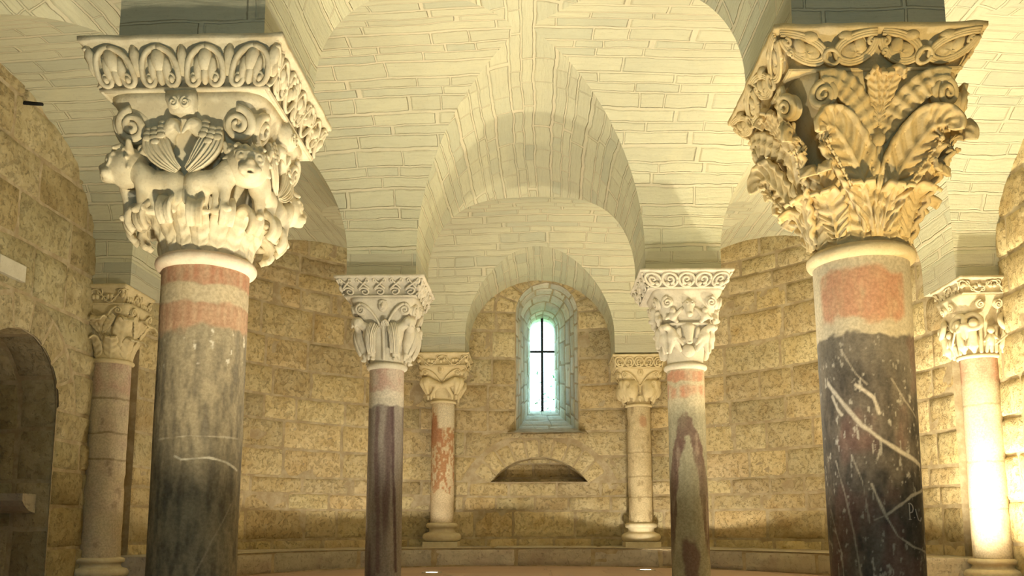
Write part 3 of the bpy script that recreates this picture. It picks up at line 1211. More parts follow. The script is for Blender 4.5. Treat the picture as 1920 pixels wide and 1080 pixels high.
def arc_uv(cu, cv, ru, rv, a0, a1, n=14):
    return [(cu + ru * math.cos(a0 + (a1 - a0) * i / n), cv + rv * math.sin(a0 + (a1 - a0) * i / n)) for i in range(n + 1)]


def spiral_uv(cu, cv, ru, rv, a0, turns, n=22, end=.15):
    return [(cu + ru * (1 - (1 - end) * i / n) * math.cos(a0 + turns * 2 * PI * i / n), cv + rv * (1 - (1 - end) * i / n) * math.sin(a0 + turns * 2 * PI * i / n)) for i in range(n + 1)]


def dome(mb, ab, k, cu, cv, ru, rv, hgt, d0=-.002, rib=0.0, n=14, m=5, rot=0.0):
    """a leaf-shaped boss on the band"""
    rows = []
    for i in range(m + 1):
        q = i / m
        row = []
        for j in range(n):
            a = 2 * PI * j / n
            x, y = math.cos(a) * math.cos(q * PI / 2), math.sin(a) * math.cos(q * PI / 2)
            X, Y = x * math.cos(rot) - y * math.sin(rot), x * math.sin(rot) + y * math.cos(rot)
            row.append(ab.face(k, cu + X * ru, cv + Y * rv, d0 + hgt * math.sin(q * PI / 2) * (1 + rib * math.cos(5 * a))))
        rows.append(row)
    rows.insert(0, [ab.face(k, cu + math.cos(2 * PI * j / n + rot) * ru, cv + math.sin(2 * PI * j / n + rot) * rv, -ab.t * .044) for j in range(n)])
    mb.grid(rows, close_u=True)


def frieze_arcade(ab, k, parent, mat, n=4):
    mb = MB()
    for i in range(n):
        c = -1 + (2 * i + 1) / n
        w = 1 / n
        for s in (-1, 1):
            strand(mb, ab, k, [(c, .90)] + [(c + s * w * .80 * math.sin(q), .34 + .56 * math.cos(q)) for q in [PI * .5 * j / 8 for j in range(1, 9)]]
                   + spiral_uv(c + s * w * .48, .26, w * .33, .19, 0 if s > 0 else PI, -s * 1.25, 18), [.012] * 9 + [.011 - .0003 * j for j in range(19)], .008)
        # spear leaf between arches
    for i in range(n + 1):
        c = max(-.97, min(.97, -1 + 2 * i / n))
        strand(mb, ab, k, [(c, .30), (c, .55), (c, .75), (c, .97)], [.008, .017, .022, .006], .004, flat=.6)
    strand(mb, ab, k, [(-1, .03), (-.5, .03), (0, .03), (.5, .03), (1, .03)], .011, .0)
    o = mb.build('arcade_molding', mat, parent)
    for i in range(n):
        c = -1 + (2 * i + 1) / n
        w = 1 / n
        mb = MB()
        dome(mb, ab, k, c, .62, w * .30, .27, .026)
        for s in (-1, 1):
            dome(mb, ab, k, c + s * w * .30, .44, w * .20, .26, .016, rot=-s * .5)
            dome(mb, ab, k, c + s * w * .50, .24, w * .14, .09, .018)
        dome(mb, ab, k, c, .33, w * .18, .22, .018)
        mb.build('palmette', mat, parent)
    return o


def frieze_vine(ab, k, parent, mat, n=5, seed=1, name='carved_frieze', double=True):
    """running vine: waves with spirals and leaf lobes, deeply cut"""
    mb = MB()
    rnd = random.Random(seed)
    R = ab.t * .022
    pts = [(-1 + 2 * i / (n * 12), .5 + .40 * math.cos(PI * i / 12)) for i in range(n * 12 + 1)]
    strand(mb, ab, k, pts, R * 1.1, .006)
    if double:
        strand(mb, ab, k, [(u, 1 - v) for u, v in pts], R * 1.0, .004)
    for i in range(n):
        c = -1 + (2 * i + 1) / n
        up = i % 2
        for s in (-1, 1):
            cv = .72 if (s > 0) == bool(up) else .30
            strand(mb, ab, k, spiral_uv(c + s * .38 / n, cv, .42 / n, .23, rnd.uniform(0, 6), rnd.choice((-1, 1)) * 1.3, 16), [R * (1 - .03 * j) for j in range(17)], .008)
            dome(mb, ab, k, c + s * .75 / n, .5 + rnd.uniform(-.1, .1), .28 / n, .16, .014, rot=rnd.uniform(-.6, .6))
    for v in (.0, 1.0):
        strand(mb, ab, k, [(-1, v), (-.4, v), (.4, v), (1, v)], R * .9, .0)
    return mb.build(name, mat, parent)


def frieze_knots(ab, k, parent, mat, n=2):
    """pairs of looping three-strand bands tied in a ring, leaves behind"""
    mb = MB()
    for i in range(n):
        c = -1 + (2 * i + 1) / n
        w = 1 / n * .96
        for s in (-1, 1):
            P = [(c + s * w * .98, .82), (c + s * w * .98, .62), (c + s * w * .86, .42), (c + s * w * .80, .14), (c + s * w * .3, -.12), (c - s * w * .32, .22), (c - s * w * .05, .62), (c + s * w * .45, .98), (c + s * w * .98, .98)]
            b = bezier([Vector((u, v, 0)) for u, v in P], 30)
            q = [(p.x, p.y) for p in b]
            for off in (-1, 0, 1):
                qq = []
                for j in range(len(q)):
                    a, e = q[max(j - 1, 0)], q[min(j + 1, len(q) - 1)]
                    tx, ty = (e[0] - a[0]) * ab.t, (e[1] - a[1]) * (ab.z1 - ab.z0)
                    L = math.hypot(tx, ty) + 1e-9
                    qq.append((q[j][0] - ty / L * off * .009 / ab.t, q[j][1] + tx / L * off * .009 / (ab.z1 - ab.z0)))
                strand(mb, ab, k, qq, .0065, .014 if s > 0 else .010, flat=1)
            strand(mb, ab, k, spiral_uv(c + s * w * .90, .74, w * .09, .12, PI / 2, s * 1.2, 14), .007, .012)
            strand(mb, ab, k, spiral_uv(c + s * w * .90, .46, w * .08, .10, -PI / 2, -s * 1.2, 14), .007, .012)
        strand(mb, ab, k, arc_uv(c, .34, w * .16, .20, 0, 2 * PI, 18), .008, .016)
    for v in (.0, 1.0):
        strand(mb, ab, k, [(-1, v), (-.4, v), (.4, v), (1, v)], .007, .0)
    o = mb.build('interlace_band', mat, parent)
    for i in range(n):
        c = -1 + (2 * i + 1) / n
        w = 1 / n
        for s in (-1, 1):
            mb = MB()
            dome(mb, ab, k, c + s * w * .52, .45, w * .30, .26, .012, rib=.25, rot=s * .5)
            dome(mb, ab, k, c + s * w * .36, .86, w * .16, .15, .016)
            dome(mb, ab, k, c + s * w * .62, .62, w * .13, .22, .018, rot=-s * .7)
            mb.build('leaf', mat, parent)
    return o


def frieze_roundels(ab, k, parent, mat, n=5, flower=True):
    mb = MB()
    R = ab.t * .03
    for i in range(n):
        c = -1 + (2 * i + 1) / n
        strand(mb, ab, k, arc_uv(c, .5, .9 / n, .42, 0, 2 * PI, 26), R, .006)
        s = 1 if i % 2 else -1
        strand(mb, ab, k, spiral_uv(c, .52, .55 / n, .27, -PI / 2, s * 1.1, 18), [R * (1.1 - .03 * j) for j in range(19)], .006)
        if flower:
            dome(mb, ab, k, c - s * .35 / n, .26, .3 / n, .14, .014, rot=s * .5)
            dome(mb, ab, k, c + s * .4 / n, .26, .22 / n, .12, .012)
    for v in (.0, 1.0):
        strand(mb, ab, k, [(-1, v), (-.4, v), (.4, v), (1, v)], R * .9, .0)
    return mb.build('roundel_frieze', mat, parent)


def frieze_lattice(ab, k, parent, mat, n=6):
    """leaning strands crossing in Xs above curls"""
    mb = MB()
    R = ab.t * .022
    for i in range(n):
        c = -1 + (2 * i + 1) / n
        w = 1 / n
        for s in (-1, 1):
            strand(mb, ab, k, [(c - s * w * .7, .40)] + [(c - s * w * (.7 - 1.3 * q), .40 + .50 * q) for q in (.3, .6, .85)] + spiral_uv(c + s * w * .52, .84, w * .26, .12, PI / 2 if s > 0 else PI / 2, -s * .9, 12), R, .008 + s * .002)
        strand(mb, ab, k, spiral_uv(c, .25, w * .72, .24, PI * .9, -1.4, 22), [R * (1.15 - .025 * j) for j in range(23)], .007)
    for v in (.0, 1.0):
        strand(mb, ab, k, [(-1, v), (-.4, v), (.4, v), (1, v)], R * 1.1, .0)
    return mb.build('lattice_frieze', mat, parent)


# ---- shafts, rings, bases
def shaft(parent, rt, rb, z0, z1, painter, mat, nt=96, nz=260, wob=.002, seed=0, cam_to=None, chips=0.0):
    th = np.linspace(0, 2 * PI, nt, endpoint=False)
    z = np.linspace(z0, z1, nz)
    T, Z = np.meshgrid(th, z)
    T, Z = T.ravel(), Z.ravel()
    r = rb + (rt - rb) * (Z - z0) / (z1 - z0)
    P = np.stack([np.cos(T) * r, np.sin(T) * r, Z], 1)
    r = r + wob * fbm(P * 6, seed, 3)
    if chips:
        c = fbm(P * np.array([9, 9, 7.]), seed + 5, 4)
        r = r - chips * np.clip((c - .22) * 5, 0, 1)
    P = np.stack([np.cos(T) * r, np.sin(T) * r, Z], 1)
    f = math.atan2(cam_to[1], cam_to[0])
    A = (T - f + PI) % (2 * PI) - PI          # angle from the side seen from the nave, + to the right
    C = painter(A, Z, P)
    mb = MB()
    mb.v = [tuple(p) for p in P]
    mb.c = [tuple(c) for c in C]
    for i in range(nz - 1):
        for j in range(nt):
            a, b = i * nt + j, i * nt + (j + 1) % nt
            mb.f.append((a, b, b + nt, a + nt))
    return mb.build('shaft', mat, parent)


def mixc(c, d, f):
    f = np.clip(f, 0, 1)[:, None]
    return c * (1 - f) + np.array(d)[None, :] * f if not isinstance(d, np.ndarray) or d.ndim == 1 else c * (1 - f) + d * f


def sstep(a, b, x):
    t = np.clip((x - a) / (b - a), 0, 1)
    return t * t * (3 - 2 * t)


def band(Z, lo, hi, n, soft=.012, rag=.03):
    q = n * rag
    return sstep(lo - soft, lo + soft, Z + q) * (1 - sstep(hi - soft, hi + soft, Z + q))


def vein(A, Z, r, pts, w, jag):
    best = np.full(len(A), 9.0)
    X = A * r
    for (a0, z0), (a1, z1) in zip(pts, pts[1:]):
        ax, bx = a0 * r, a1 * r
        dx, dz = bx - ax, z1 - z0
        t = np.clip(((X - ax) * dx + (Z - z0) * dz) / (dx * dx + dz * dz), 0, 1)
        best = np.minimum(best, np.hypot(X - ax - t * dx, Z - z0 - t * dz))
    return 1 - sstep(w * .4, w, best + jag)


def ringm(parent, r, z, h, mat, name='astragal', neck=None):
    mb = MB()
    prof = [(r - h * .55, z - h * .55)] + [(r - h * .5 + h * .5 * math.cos(a), z + h * .5 * math.sin(a)) for a in [-PI / 2 + PI * i / 8 for i in range(9)]] + [(r - h * .9, z + h * .52)]
    mb.lathe(prof, 64)
    mb.v = [(x + .002 * mnoise.noise(Vector((x * 14, y * 14, q * 14))), y + .002 * mnoise.noise(Vector((x * 14 + 9, y * 14, q * 14))), q) for x, y, q in mb.v]
    return mb.build(name, mat, parent)


def base(parent, r, z0, z1, mat):
    H = z1 - z0
    mb = MB()
    w = r * 1.45
    mb.box(-w, w, -w, w, z0, z0 + H * .22)
    b = mb.build('base', mat, parent, smooth=False)
    mb = MB()
    q = lambda rc, zc, hh, n=8: [(rc + hh * .5 * math.cos(a), zc + hh * .5 * math.sin(a)) for a in [-PI / 2 + PI * i / n for i in range(n + 1)]]
    prof = q(r * 1.28, z0 + H * .40, H * .36) + [(r * 1.12, z0 + H * .62), (r * 1.07, z0 + H * .70), (r * 1.12, z0 + H * .78)] + q(r * 1.15, z0 + H * .88, H * .2) + [(r * 1.0, z1)]
    mb.lathe(prof, 48)
    mb.build('torus_molding', mat, b)
    return b


def four(parts, ks=(1, 2, 3)):
    for o in list(parts):
        for k in ks:
            copy_part(o, k * PI / 2)


def column(name, label, x, y, group=None):
    return thing(name, label, 'column', (x, y, 0), group)


# ------------------------------------------------ near left column: lions and birds
t = column('carved_column', 'nearest grey-brown column on the left, its capital carved with lions and birds', -1.36, 3.37)
F = (1.36, -3.37)


def paint_nl(A, Z, P):
    n1, n2, n3 = fbm(P * 14, 1), fbm(P * np.array([52, 52, 13.]), 2), fbm(P * np.array([6, 6, 3.]), 3)
    g = mixc(np.tile([.29, .24, .155], (len(A), 1)), [.15, .125, .085], .5 + n2 * 1.5)
    g = mixc(g, [.38, .32, .21], sstep(.1, .5, n3) * .5 + sstep(.95, 1.25, Z) * .45)
    g = mixc(g, [.15, .13, .10], sstep(.25, .5, n2) * .35)
    g = mixc(g, [.60, .54, .42], vein(A, Z, .168, [(-.5, .70), (-.34, .686), (.24, .696), (.67, .682), (1.08, .654)], .007, np.abs(n1) * .006))
    g = mixc(g, [.50, .44, .33], .6 * vein(A, Z, .168, [(-1.0, .765), (-.16, .777), (1.03, .778)], .006, np.abs(n1) * .008))
    g = mixc(g, [.45, .38, .27], .5 * vein(A, Z, .168, [(-.1, .2), (.4, .38), (.9, .52)], .006, np.abs(n1) * .006))
    g = mixc(g, [.68, .62, .50], sstep(.42, .55, fbm(P * np.array([45, 45, 30.]), 8)) * sstep(1.0, 1.1, Z) * (1 - sstep(1.2, 1.25, Z)) * .8)
    red = mixc(np.tile([.40, .20, .12], (len(A), 1)), [.48, .33, .21], .45 + n2)
    cream = mixc(np.tile([.54, .44, .28], (len(A), 1)), [.44, .36, .24], .4 + n1 * .8)
    g = mixc(g, red, band(Z, 1.195, 1.312, n1, .015, .05) * (.85 + .3 * n2))
    g = mixc(g, cream, band(Z, 1.305, 1.385, n1, .008, .03))
    g = mixc(g, red, band(Z, 1.38, 1.6, n1, .008, .025))
    return g


shaft(t, .170, .167, 0, 1.455, paint_nl, M_SHAFT, 200, 400, cam_to=F, seed=1)
M_NECK = stone('neck_ring_stone', (.70, .56, .42), (.76, .66, .50), (.64, .46, .34), 12, .004, 80)
ringm(t, .198, 1.478, .055, M_NECK)
bell = Bell(1.50, 2.09, .165, .318, 1.9)
cap = bell.core(t, M_CREAM)
ringleaf = []
for i in range(16):
    ph = (i + .5) * 2 * PI / 16
    ringleaf.append(curl_leaf(bell, ph, .02, .20 + .02 * (i % 2), .082, .030, 1.35, name='leaf', parent=cap, mat=M_CREAM, rib=.004, ribn=4, tip=.15, thick=.024))
# lions share their heads at the corners of the bell
lion_prims = lambda s: [
    ('e', (s * .098, -.252, 1.752), (.088, .040, .043)), ('e', (s * .150, -.258, 1.760), (.044, .042, .050)), ('e', (s * .045, -.25, 1.750), (.046, .042, .052)),
    ('c', (s * .162, -.262, 1.745), (s * .160, -.262, 1.640), .026, .015), ('c', (s * .160, -.266, 1.640), (s * .182, -.272, 1.634), .015, .013),
    ('c', (s * .128, -.242, 1.735), (s * .118, -.238, 1.640), .022, .014), ('c', (s * .118, -.24, 1.638), (s * .138, -.247, 1.634), .014, .012),
    ('c', (s * .045, -.258, 1.740), (s * .028, -.258, 1.690), .034, .022), ('c', (s * .028, -.258, 1.690), (s * .042, -.256, 1.640), .021, .013), ('c', (s * .042, -.258, 1.638), (s * .064, -.264, 1.633), .014, .012),
    ('c', (s * .072, -.236, 1.735), (s * .066, -.232, 1.640), .026, .013), ('c', (s * .066, -.236, 1.638), (s * .086, -.242, 1.634), .013, .011),
    ('c', (s * .158, -.256, 1.775), (s * .205, -.250, 1.800), .042, .046),
    ('c', (s * .008, -.250, 1.762), (s * .002, -.262, 1.70), .012, .010), ('c', (s * .002, -.262, 1.70), (s * .016, -.272, 1.665), .010, .012),
    ('e', (s * .165, -.285, 1.795), (.02, .014, .026))]
for s in (-1, 1):
    lion = sculpt(lion_prims(s), .0058, .014).build('lion', M_CREAM, cap)
    four([lion])


def beast_head(c, ang, R, h=.006):
    """round maned head turned to azimuth ang (0 = front): brow, eyes, muzzle, ears, locks"""
    d = Vector((math.sin(ang), -math.cos(ang), 0)); r = Vector((math.cos(ang), math.sin(ang), 0)); u = Vector((0, 0, 1))
    C = Vector(c)
    q = lambda a, b, e: tuple(C + r * (a * R) + d * (b * R) + u * (e * R))
    pr = [('e', tuple(C), (R, R, R * .98)), ('c', q(0, .50, -.28), q(0, .80, -.40), R * .56, R * .44), ('c', q(0, .85, .15), q(0, 1.12, -.18), R * .13, R * .19),
          ('-e', q(0, 1.15, -.62), (R * .36, R * .36, R * .07), ang)]
    for s in (-1, 1):
        pr += [('c', q(s * .12, .92, .34), q(s * .62, .72, .38), R * .13, R * .11), ('t', q(s * .40, .92, .12), tuple(d * .9 + r * s * .3), R * .22, R * .075), ('e', q(s * .40, .92, .12), (R * .13,) * 3),
               ('c', q(s * .88, .05, .55), q(s * 1.08, .12, .92), R * .22, R * .12), ('e', q(s * .3, .98, -.5), (R * .24,) * 3)]
        for k in range(4):
            a = .5 + k * .45
            pr.append(('c', q(s * .9 * math.sin(a * .9), .35 - .1 * k, .9 * math.cos(a * .9)), q(s * 1.08 * math.sin(a), .42 - .12 * k, 1.08 * math.cos(a) - .05), R * .15, R * .09))
    for a in (-.5, -.17, .17, .5):
        pr.append(('c', q(a, .5, .80), q(a * 1.3, .72, .66), R * .14, R * .10))
    return sculpt(pr, h, R * .055)


hd = beast_head((.232, -.232, 1.815), .48, .082, .0044).build('lion_head', M_CREAM, cap)
four([hd])
# birds beak to beak, wings swept down to the middle
for s in (-1, 1):
    b = sculpt([('e', (s * .095, -.252, 1.915), (.05, .04, .042)), ('c', (s * .085, -.262, 1.93), (s * .046, -.282, 1.955), .036, .027), ('e', (s * .042, -.288, 1.962), (.031, .028, .030)),
                ('c', (s * .024, -.306, 1.958), (s * .005, -.312, 1.922), .013, .005), ('t', (s * .042, -.314, 1.964), (s * .25, -1, 0), .0125, .0042), ('e', (s * .042, -.314, 1.964), (.007,) * 3),
                ('c', (s * .12, -.245, 1.90), (s * .15, -.235, 1.855), .035, .02), ('c', (s * .115, -.235, 1.87), (s * .11, -.24, 1.80), .016, .01),
                ('e', (s * .15, -.26, 1.872), (.02, .02, .02)), ('t', (s * .172, -.262, 1.878), (s * .5, -1, 0), .014, .009)], .005, .007).build('bird', M_CREAM, cap)
    mb = MB()
    sp = bezier([(s * .110, -.285, 1.955), (s * .120, -.308, 1.89), (s * .082, -.310, 1.835), (s * .018, -.282, 1.785)], 30)
    ribbon(mb, sp, lambda q: (.034 + .018 * math.sin(PI * min(1, q * 1.2))) * (1 if q < .8 else 1 - (q - .8) * 2.2), (0, -1, 0), .016, .0042, 0.001, .12, -3.6, m=45)
    w1 = mb.build('wing', M_CREAM, cap)
    mb = MB()
    for r_ in range(3):
        for c_ in range(4 - (r_ == 2)):
            u = .02 + .075 * c_ + (.035 if r_ % 2 else 0)
            p = sp[int(min(1, u * 1.35) * 30)]
            mb.ball((p.x + s * (-.026 + .026 * r_), p.y - .004, p.z + .004 + .014 * (1 - r_)), (.018, .006, .013), 8, 6)
    w2 = mb.build('breast_feathers', M_CREAM, cap)
    four([b, w1, w2])
for s in (-1, 1):
    mb = MB()
    volute_mesh(mb, (s * .207, -.270, 1.970), (1, 0, 0), (0, -.35, 1), .062, 2.0, -s, .30, out=(0, -1, .1), start=PI / 2)
    mb.tube(bezier([(s * .205, -.272, 2.026), (s * .15, -.24, 2.03), (s * .09, -.215, 1.99), (s * .05, -.21, 1.93)], 12), [.017] * 13)
    four([mb.build('volute', M_CREAM, cap)])
mb = MB()
mb.add([(x * w, y, z) for y, z, w in ((-.335, 2.082, .058), (-.345, 2.045, .055), (-.325, 1.998, .042), (-.20, 2.082, .058), (-.20, 2.045, .055), (-.20, 1.998, .042)) for x in (-1, 1)],
       [(0, 2, 3, 1), (2, 4, 5, 3), (0, 6, 8, 2), (2, 8, 10, 4), (1, 3, 9, 7), (3, 5, 11, 9), (4, 10, 11, 5), (0, 1, 7, 6)])
for s in (-1, 1):
    volute_mesh(mb, (s * .023, -.342, 2.030), (1, 0, 0), (0, -.2, 1), .021, 1.5, s, .26, out=(0, -1, 0), start=PI / 2)
four([mb.build('console', M_CREAM, cap)])
ab = Abacus(2.085, ZAB + .014, .325, .392, .008, 0)
a = ab.block(t, M_CREAM, 1)
frieze_arcade(ab, 0, a, M_CREAM, 4)
for k in (1, 2, 3):
    frieze_vine(ab, k, a, M_CREAM, 6, seed=k)

# ------------------------------------------------ near right column: acanthus fronds
t = column('carved_column', 'nearest black-veined marble column on the right, its yellow capital carved with fern-like fronds', 1.28, 3.355)
F = (-1.28, -3.355)


def paint_nr(A, Z, P):
    n1, n2, n3 = fbm(P * 14, 11), fbm(P * np.array([40, 40, 17.]), 12), fbm(P * np.array([7, 7, 4.]), 13)
    g = mixc(np.tile([.055, .048, .040], (len(A), 1)), [.17, .14, .105], .35 + n2 * .9 + n3 * .6)
    g = mixc(g, [.26, .23, .18], sstep(.85, 1.12, Z + n3 * .15) * .5)
    g = mixc(g, [.22, .10, .08], sstep(.25, .5, n3) * .35)
    g = mixc(g, [.46, .42, .34], sstep(.30, .50, fbm(P * np.array([85, 85, 40.]), 14)) * .7)
    jag = np.abs(n1) * .006
    V = [([(-.91, .981), (-.57, .907), (-.16, .81), (.23, .751), (.67, .704), (1.3, .66)], .012), ([(-.02, .589), (.11, .527), (.25, .465)], .009), ([(.26, .479), (.5, .508), (.86, .548), (1.37, .57)], .009),
         ([(.25, .465), (.45, .402), (.81, .363), (1.37, .341)], .007), ([(-.79, .927), (-.66, .874), (-.57, .853)], .010), ([(-.22, .96), (.12, .909), (.21, .85)], .010), ([(.0, .46), (.26, .479)], .005),
         ([(-.8, .68), (-.6, .55), (-.45, .42), (-.3, .2)], .006), ([(-.4, .7), (-.2, .6), (-.1, .45)], .005), ([(.5, .98), (.8, .9), (1.2, .84)], .006), ([(-1.1, .5), (-.8, .35), (-.7, .1)], .006), ([(-.5, 1.1), (-.2, 1.0), (0, .96)], .006)]
    for p, w in V:
        g = mixc(g, [.50, .44, .34], vein(A, Z, .173, p, w, jag) * (.95 if w > .0065 else .5))
    cream = mixc(np.tile([.62, .54, .38], (len(A), 1)), [.54, .46, .32], .4 + n1 * .8)
    red = mixc(np.tile([.54, .24, .14], (len(A), 1)), [.58, .42, .27], .38 + n2 * 1.1)
    g = mixc(g, cream, sstep(1.145, 1.165, Z + n1 * .05 + n3 * .02))
    g = mixc(g, red, band(Z, 1.215, 1.405, n1, .015, .05) * sstep(1.05, .88, np.abs(A)) * (.9 + .4 * n2))
    return g


sh = shaft(t, .180, .166, 0, 1.47, paint_nr, M_POLISH, 256, 440, cam_to=F, seed=2)
# the letters scratched into the marble
fa = math.atan2(F[1], F[0])
mb = MB()


def on_shaft(a, z, r=.1715):
    return (r * math.cos(fa + a), r * math.sin(fa + a), z)


for pl in ([(.765, .462), (.765, .520)], [(.735, .462), (.80, .462)], [(.735, .519), (.80, .520), (.86, .512), (.875, .500), (.85, .489), (.765, .485)], [(.95, .500), (.99, .478), (1.04, .460), (1.12, .455), (1.18, .468)], [(.90, .470), (.905, .467)]):
    q = []
    for (a0, z0), (a1, z1) in zip(pl, pl[1:]):
        q += [on_shaft(lerp(a0, a1, i / 4), lerp(z0, z1, i / 4)) for i in range(4)]
    q.append(on_shaft(*pl[-1]))
    mb.tube(q, .0022, 6)
o = mb.build('scratched_letters', M_LETTER, sh)
o['label'] = 'pale scratched letter P and stroke'
ringm(t, .205, 1.480, .058, M_WARM)
bell = Bell(1.505, 2.128, .170, .318, 1.8)
cap = bell.core(t, M_GOLD)
for i in range(12):
    ph = i * 2 * PI / 12
    big = i % 3 != 1
    curl_leaf(bell, ph + .26, .0, .235 + .02 * (i % 2), .085, .046, .8, name='lower_leaf', parent=cap, mat=M_GOLD, rib=.0075, ribn=6, tip=.2, thick=.014, cup=.15)
for s in (-1, 1):
    # great frond: springs beside the stem, arches over toward the corner and droops
    sp = [bell.p(0.10 * s, .06, .012)] + [bell.p(s * (.10 + .44 * q ** 1.25), .06 + .575 * q ** .85, .016 + .058 * q) for q in [i / 14 for i in range(1, 15)]]
    e = sp[-1]; dr = Vector((s * .70, -.70, 0)).normalized()
    sp += [e + dr * (.040 * math.sin(a)) + Vector((s * .03 * math.sin(a), 0, .022 * math.sin(a * 1.1) - .034 * (1 - math.cos(a)))) for a in [PI * .58 * i / 8 for i in range(1, 9)]]
    mb = MB()
    ribbon(mb, sp, lambda q: .030 + .062 * math.sin(min(1, q * 1.15) * PI * .72) - .030 * q ** 4, (0, -1, .2), .016, .0105, 11, .05, 1.5, rim=.014, m=25)
    f1 = mb.build('frond', M_GOLD, cap)
    mb = MB()   # row of beads inside the rim
    for i in range(6, len(sp) - 6):
        T = (sp[i + 1] - sp[i - 1]).normalized()
        sd = T.cross(Vector((0, -1, .2))).normalized()
        q = i / (len(sp) - 1)
        w = .030 + .062 * math.sin(min(1, q * 1.15) * PI * .72) - .030 * q ** 4
        c = sp[i] + sd * (-s * w * .74) + Vector((0, -.004, 0))
        mb.ball((c.x, c.y, c.z), .0085, 8, 6)
        c = sp[i] + sd * (s * w * .70) + Vector((0, -.002, 0))
        mb.ball((c.x, c.y, c.z), .0075, 8, 6)
    for sg, wf in ((-s, .74), (s, .70)):
        ln = []
        for i in range(6, len(sp) - 6):
            T = (sp[i + 1] - sp[i - 1]).normalized()
            q = i / (len(sp) - 1)
            w = .030 + .062 * math.sin(min(1, q * 1.15) * PI * .72) - .030 * q ** 4
            ln.append(sp[i] + T.cross(Vector((0, -1, .2))).normalized() * (sg * w * wf))
        mb.tube(ln, .0045, 5)
    f2 = mb.build('bead_row', M_GOLD, cap)
    # fluted frond that carries the corner volute
    sp = bezier([bell.p(s * .05, .60, .01), bell.p(s * .18, .76, .02), bell.p(s * .38, .93, .055), bell.p(s * .59, .90, .070)], 22)
    mb = MB()
    ribbon(mb, sp, lambda q: .022 + .026 * math.sin(q * PI * .8), (0, -1, .3), .018, .008, 8, -.1, .0, m=9)
    volute_mesh(mb, bell.p(s * .60, .825, .070), Vector((.93, s * .36, 0)), (0, -.3, 1), .048, 1.8, -s, .30, out=(s * .4, -1, 0), start=PI / 2)
    f3 = mb.build('volute', M_GOLD, cap)
    four([f1, f2, f3])
mb = MB()
st = [bell.p(0, h, .012 + .01 * h) for h in [.03 + .55 * i / 10 for i in range(11)]]
for dx in (-.013, 0, .013):
    mb.tube([(p.x + dx, p.y - (.004 if dx == 0 else 0), p.z) for p in st], [.010] * 10 + [.008], 7)
b1 = mb.build('stem', M_GOLD, cap)
mb = MB(); p = bell.p(0, .60, .012)
mb.ball((p.x, p.y - .006, p.z), (.028, .024, .028), 14, 10)
b2 = mb.build('bud', M_GOLD, cap)
mb = MB()
for dphi, hh in ((-.11, .0), (.11, .0), (0, .012)):
    sp = [bell.p(dphi * q ** 1.2, .68 + .26 * q, .014 + .028 * q ** 2) for q in [i / 16 for i in range(17)]]
    sp += [sp[-1] + Vector((dphi * .12 * a, -.014 * a, .004 - .010 * a * a)) for a in (.5, 1, 1.5)]
    ribbon(mb, sp, lambda q: .012 + .016 * math.sin(q * PI * .75), (0, -1, .2), .014, .0065, 8, .1, 1.0, m=13)
b3 = mb.build('palmette', M_GOLD, cap)
mb = MB()
sp = [bell.p(PI / 4, .05 + .38 * q, .012 + .045 * q ** 2) for q in [i / 14 for i in range(15)]]
e = sp[-1]; dr = Vector((.707, -.707, 0))
sp += [e + dr * (.035 * math.sin(a)) + Vector((0, 0, .02 * math.sin(a) - .030 * (1 - math.cos(a)))) for a in [PI * .6 * i / 6 for i in range(1, 7)]]
ribbon(mb, sp, lambda q: .028 + .048 * math.sin(min(1, q * 1.1) * PI * .75), (.7, -.7, .2), .016, .0105, 9, .1, 1.3, m=21)
b4 = mb.build('corner_frond', M_GOLD, cap)
four([b1, b2, b3, b4])
ab = Abacus(2.118, ZAB, .318, .388, -.025, -.005)
a = ab.block(t, M_GOLD, 2)
for k in range(4):
    frieze_knots(ab, k, a, M_GOLD, 2)

# ------------------------------------------------ middle left column: eagles and a mask
t = column('carved_column', 'purple-streaked middle column on the left with pale pink upper drum', -1.165, 6.45)
F = (1.165, -6.45)


def paint_ml(A, Z, P):
    n1, n2, n3 = fbm(P * 12, 21), fbm(P * np.array([30, 30, 4.]), 22), fbm(P * np.array([10, 10, .9]), 23)
    g = mixc(np.tile([.25, .21, .19], (len(A), 1)), [.36, .32, .28], .5 + n2 * .8)
    g = mixc(g, [.13, .085, .085], sstep(.02, .35, n3) * .85)
    g = mixc(g, [.10, .06, .065], vein(A, Z, .132, [(.35, 1.32), (.42, 1.1), (.45, .85), (.62, .5), (.75, .1)], .022, np.abs(n1) * .012) * .9)
    g = mixc(g, [.17, .11, .11], vein(A, Z, .132, [(-.5, 1.3), (-.55, .9), (-.35, .5), (-.3, .1)], .030, np.abs(n1) * .016) * .8)
    pink = mixc(np.tile([.60, .50, .42], (len(A), 1)), [.54, .37, .31], sstep(-.1, .45, n1 + .4 * n3))
    g = mixc(g, pink, sstep(1.37, 1.385, Z))
    g = mixc(g, [.66, .60, .50], band(Z, 1.315, 1.43, n1, .01, .04) * .85)
    return g


shaft(t, .131, .134, 0, 1.61, paint_ml, M_SHAFT, 84, 240, cam_to=F, seed=3)
ringm(t, .156, 1.622, .046, M_PALE)


def small_capital(t, z0, z1, r0, w1, mat, builder, ab=None, friezes=None):
    bell = Bell(z0, z1, r0, w1, 1.7)
    cap = bell.core(t, mat)
    builder(bell, cap, mat)
    a = ab.block(t, mat, int(z0 * 100))
    friezes(ab, a)
    return cap


